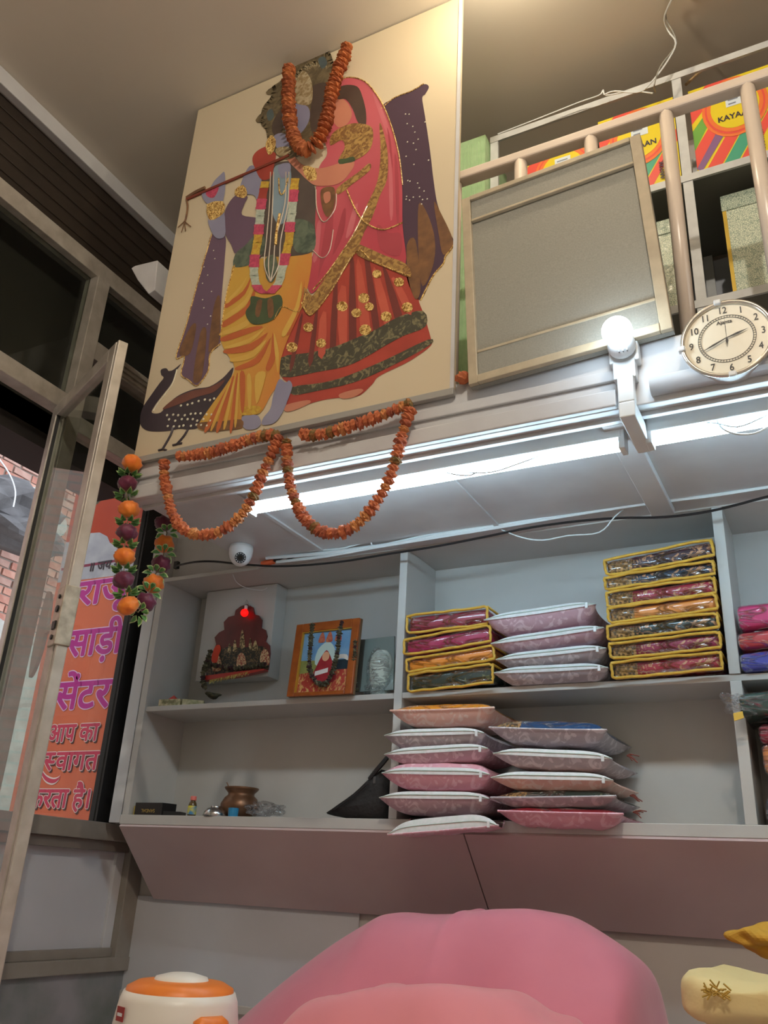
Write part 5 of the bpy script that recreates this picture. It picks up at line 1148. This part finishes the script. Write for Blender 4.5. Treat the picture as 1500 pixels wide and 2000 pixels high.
MB().lathe([(.0164, .004), (.0166, .005), (.0166, .034), (.0164, .035)], b0, 18).build('label_band', mat('bottle_label', (216, 206, 50), .4, noise=(40, (60, 130, 180), .12)), bt, smooth=True)
MB().lathe([(.0001, .070), (.0105, .070), (.0115, .066), (.0115, .055), (.0001, .055)], b0, 18).build('cap', mat('pink_cap', (224, 120, 110), .4), bt)
bw_ = thing('steel_bowl', 'upturned small steel bowl on the lower ledge', 'bowl', onled(420, 1592, 1.012)); b0 = ROOTLOC[bw_.name]
MB().lathe([(.044, 0), (.046, .002), (.042, .016), (.030, .028), (.016, .033), (.0001, .034)], b0, 24).build('bowl', M_steel, bw_, smooth=True)
MB().lathe([(.018, .032), (.019, .037), (.016, .037), (.0001, .035)], b0, 20).build('foot_ring', M_steel, bw_, smooth=True)
pt_ = thing('brass_pot', 'old brown brass water pot with a flared rim', 'pot', onled(467, 1590, 1.045)); b0 = ROOTLOC[pt_.name]
M_brs = mat('old_brass', (128, 92, 66), .38, .55, noise=(14, (98, 70, 52), .25))
MB().lathe([(.0001, 0), (.045, 0), (.064, .012), (.074, .034), (.074, .052), (.062, .074), (.050, .084), (.050, .092), (.062, .104), (.066, .110), (.064, .113), (.055, .109), (.046, .094), (.046, .086)], b0, 32).build('body', M_brs, pt_, smooth=True)
MB().tube([b0+Vector((-.03, 0, .08)), b0+Vector((-.055, -.01, .115)), b0+Vector((-.066, -.012, .132))], .0022, 6).build('spoon_handle', M_brs, pt_)
tag(MB().lathe([(.0001, 0), (.018, 0), (.0195, .03), (.0001, .03)], onled(455, 1592, 1.008), 16).build('blue_cup', mat('blue_plastic', (40, 130, 176), .4), smooth=False), 'small blue plastic cup in front of the brass pot', 'cup')
lp = lump('plastic_wrap', onled(515, 1588, 1.025)+Vector((0, 0, .030)), (.072, .035, .026), film('crumpled_film', (240, 240, 240), .14, .12, (24, 1.0), .5, True), None, 77, 4, .45); tag(lp, 'crumpled clear plastic wrap beside the brass pot', 'wrapper')
# black shoulder bag slumped against the divider
bg_ = thing('black_bag', 'black fabric shoulder bag slumped against the divider', 'bag', onled(700, 1597, 1.02))
M_bf = mat('black_fabric', (24, 23, 24), .75, noise=(40, (36, 34, 35), .25), bump=(90, .3))
o2 = [(640,1590),(648,1580),(690,1550),(722,1520),(738,1512),(747,1508),(750,1596),(700,1597),(690,1600)]
def bagp(Y): return [at_y(x, y, Y) for x, y in o2]
fr0 = smooth_pts(bagp(1.006), 3); bk0 = [p+Vector((0, .12, .0)) for p in fr0]; md = [p+Vector((0, -.015, 0))+(sum(fr0, Vector())/len(fr0)-p)*.25 for p in fr0]
n = len(fr0); mb = MB(); mb.add(md+fr0+bk0, [tuple(t_) for t_ in tessellate_polygon([md])]+[(i, (i+1) % n, n+(i+1) % n, n+i) for i in range(n)]+[(n+i, n+(i+1) % n, 2*n+(i+1) % n, 2*n+i) for i in range(n)])
mb.build('body', M_bf, bg_, smooth=True)
MB().tube(smooth_pts([at_y(722,1522,1.002), at_y(735,1505,1.0), at_y(748,1490,1.0), at_y(756,1480,1.004)], 4, False), .008, 6).build('strap', M_bf, bg_)
MB().box(at_y(728,1530,1.0), at_y(736,1517,1.003)).build('buckle', mat('dark_steel', (110, 112, 116), .3, .8), bg_, bevel=.001)
MB().tube(smooth_pts([at_y(652,1583,.999), at_y(690,1556,.997), at_y(720,1530,.997)], 4, False), .002, 5).build('zip_line', M_black, bg_)

# ================================================================== FOREGROUND
# pink sheet over a low pile
M_pinkc = mat('pink_sheet', (214, 126, 144), .75, noise=(5, (204, 114, 134), .3), bump=(9, .25), sheen=.3)
def sheet(prof, Y, hd, seed, back=4.0, front=2.2, nu=90, nv=50):
    """cloth over a pile: silhouette points (picture) at depth Y, falling away in front and behind"""
    P = smooth_pts([at_y(x, y, Y) for x, y in prof], 8, False); P = [Vector((P[0].x-.02, 0, 0))]+P+[Vector((P[-1].x+.02, 0, 0))]
    rr = random.Random(seed); ph = [rr.uniform(0, 6) for _ in range(9)]; n = len(P); vs = []
    for j in range(nv+1):
        v = -1+2*j/nv; g = 1-abs(v)**(front if v < 0 else back)
        for i, p in enumerate(P):
            u = i/(n-1); a = 2*u-1; sx_ = 1-.10*v*v*(1 if v < 0 else .3)
            cx_ = (P[0].x+P[-1].x)/2; x = cx_+(p.x-cx_)*sx_
            z = max(0, p.z)*g
            z += (.006*math.sin(26*u+7*v+ph[0])+.008*math.sin(11*u-9*v+ph[1])+.005*math.sin(38*u+3*v*v+ph[2]))*min(1, z*3)*(.4+abs(v))
            y = Y*S+v*hd+.012*math.sin(14*u+ph[3])*(1-g)
            vs.append(Vector((x, y, max(0, z))))
    return MB().add(vs, [(j*n+i, j*n+i+1, (j+1)*n+i+1, (j+1)*n+i) for j in range(nv) for i in range(n-1)])
ps = thing('pink_covered_pile', 'low pile covered with a plain pink sheet below the shelves', 'pile', Vector((at_y(900, 1900, .85).x, .85*S, 0)))
sheet([(330,2140),(470,2008),(560,1925),(650,1850),(720,1803),(760,1785),(820,1787),(880,1782),(905,1775),(930,1783),(985,1777),(1040,1775),(1090,1788),(1140,1812),(1195,1845),(1235,1880),(1258,1920),(1272,1980),(1285,2060),(1300,2300)], .86, .42, 4).build('sheet', M_pinkc, ps, smooth=True)
sheet([(496,2080),(566,1992),(620,1950),(690,1932),(780,1926),(870,1927),(950,1938),(1020,1962),(1080,1996),(1130,2050),(1180,2200)], .64, .30, 9).build('front_fold', mat('pink_sheet_front', (222, 136, 144), .75, noise=(5, (214, 124, 136), .3), bump=(9, .25), sheen=.3), ps, smooth=True)
# water jug
jg = thing('water_jug', 'white insulated water jug with orange lid and handles', 'jug', Vector((at_y(350, 1950, .62).x, .62*S, 0))); b0 = ROOTLOC[jg.name]
jz = at_y(350, 1927, .62).z; jr = (at_y(446, 1960, .62)-at_y(252, 1960, .62)).length/2*.98; M_jw = mat('jug_white', (232, 226, 216), .35); M_jo = mat('jug_orange', (234, 130, 50), .4)
b0 = Vector((b0.x, b0.y, 0))
MB().lathe([(.0001, 0), (jr*.86, 0), (jr*.93, .02), (jr*.97, jz*.3), (jr*1.0, jz*.62), (jr*1.0, jz*.86), (jr*.95, jz*.95), (jr*.90, jz*.985), (.0001, jz*.985)], b0, 40).build('body', M_jw, jg, smooth=True)
MB().lathe([(jr*1.004, jz*.735), (jr*1.012, jz*.72), (jr*.99, jz*.34), (jr*.975, jz*.33)], b0, 40).build('orange_band', M_jo, jg, smooth=True)
for zz in (.78, .84):
    MB().tube([b0+Vector((jr*1.0*math.cos(a), jr*1.0*math.sin(a), jz*zz+.006*math.sin(3*a))) for a in [2*math.pi*k/40 for k in range(40)]], .004, 6, True).build('rib', M_jw, jg, smooth=True)
MB().lathe([(jr*.88, jz*.975), (jr*.86, jz*1.0), (jr*.70, jz*1.022), (jr*.45, jz*1.028), (.0001, jz*1.028)], b0, 40).build('lid', M_jo, jg, smooth=True)
MB().lathe([(jr*.45, jz*1.025), (jr*.42, jz*1.04), (jr*.2, jz*1.055), (.0001, jz*1.057)], b0, 32).build('lid_cap', M_jw, jg, smooth=True)
for a0 in (-.35, math.pi-.35):
    mb = MB(); n = 7; P = []
    for k in range(n):
        a = a0-.28+.56*k/(n-1); P.append(b0+Vector((jr*1.03*math.cos(a), jr*1.03*math.sin(a), jz*.885)))
    mb.tube(P, [.010]+[.017]*(n-2)+[.010], 8); mb.build('side_handle', M_jo, jg, smooth=True)
a = math.radians(250); qn = Vector((math.cos(a), math.sin(a), 0)); tv = Vector((-qn.y, qn.x, 0)); qq = b0+qn*(jr*1.008)+Vector((0, 0, jz*.88))
MB().obox(qq-tv*.014, tv*.028, qn*.002, (0, 0, .026)).build('brand_label', mat('label_red', (150, 40, 40), .4), jg)
MB().obox(qq-tv*.010+qn*.002+Vector((0, 0, .009)), tv*.020, qn*.0004, (0, 0, .006)).build('label_mark', M_fit, jg)
# cream cloth parcel and yellow cloth at the right
pc = thing('cloth_parcel', 'parcel wrapped in worn cream cloth beside the pink sheet', 'parcel', Vector((at_y(1440, 1950, .74).x, .78*S, 0)))
M_cc = mat('cream_cloth', (232, 214, 160), .8, noise=(6, (222, 200, 140), .3), bump=(14, .5)); A = at_y(1318, 1905, .72); zt_ = A.z
lump('brown_base', Vector((A.x+.22, .80*S, zt_*.30)), (.20, .22, zt_*.28), mat('brown_cloth', (92, 66, 56), .8), pc, 3, 3, .1)
bm = bmesh.new(); bmesh.ops.create_cube(bm, size=1); bmesh.ops.subdivide_edges(bm, edges=bm.edges[:], cuts=10, use_grid_fill=True); rr = random.Random(8)
vs = []
Wd, Dp, Ht = .44, .36, (at_y(1330, 1895, .72).z-at_y(1330, 1985, .72).z)
for v in bm.verts:
    x, y, z = v.co; r = (abs(x*2)**6+abs(y*2)**6+abs(z*2)**6)**(1/6); k = 1/max(r, 1e-6)*max(abs(x), abs(y), abs(z))*2
    wv = .010*math.sin(9*x+5*y+3)*math.sin(7*y-4*z+1)+.004*math.sin(15*x-9*z)
    vs.append(Vector((A.x+Wd/2-.005+x*k*Wd, .72*S+Dp/2+y*k*Dp, zt_-Ht/2+z*k*Ht+wv+.05*max(0, x)))); 
fsx = BF(bm); bm.free()
MB().add(vs, fsx).build('wrapped_cloth', M_cc, pc, smooth=True)
mb = MB(); 
for k in range(26):
    c = at_y(1405+rr.uniform(-26, 26), 1935+rr.uniform(-9, 9), .716); mb.tube([c, c+Vector((rr.uniform(-.02, .02), -.004, rr.uniform(-.012, .012)))], .0016, 4)
f = mb.build('frayed_threads', mat('gold_thread', (186, 150, 60), .6), pc); f['kind'] = 'stuff'
yc = lump('yellow_cloth', at_y(1492, 1836, .90), (.068, .05, .030), mat('mustard_cloth', (214, 166, 60), .8, noise=(8, (196, 146, 46), .3), bump=(14, .5)), None, 19, 4, .35); tag(yc, 'crumpled mustard yellow cloth behind the cream parcel', 'cloth')

# soft goods give way to the boards they are squeezed against: keep them inside their bay and on their shelf
BAYS = ((-.935, -.5145), (-.503, -.1055), (-.0935, .31))
for o in list(bpy.data.objects):
    if o.type != 'MESH' or o.parent is None or o.parent.name.split('.')[0] not in ('zip_bag', 'saree_pack', 'black_bag', 'wrapped_idol'): continue
    L0 = ROOTLOC[o.parent.name]; cx_ = sum((v.co.x for v in o.data.vertices))/max(1, len(o.data.vertices))+L0.x
    lo, hi = min(BAYS, key=lambda b: abs((b[0]+b[1])/2*S-cx_)); zc = sum((v.co.z for v in o.data.vertices))/max(1, len(o.data.vertices))+L0.z
    shelf_z = U(0, 0, ZMt).z if zc > U(0, 0, ZMt).z else U(0, 0, ZLt).z
    for v in o.data.vertices:
        p = v.co+L0
        if p.y > .996*S:
            p.x = min(max(p.x, lo*S+.003), hi*S-.003); p.z = max(p.z, shelf_z+.001); p.y = min(p.y, 1.0925*S); v.co = p-L0
    o.data.update()
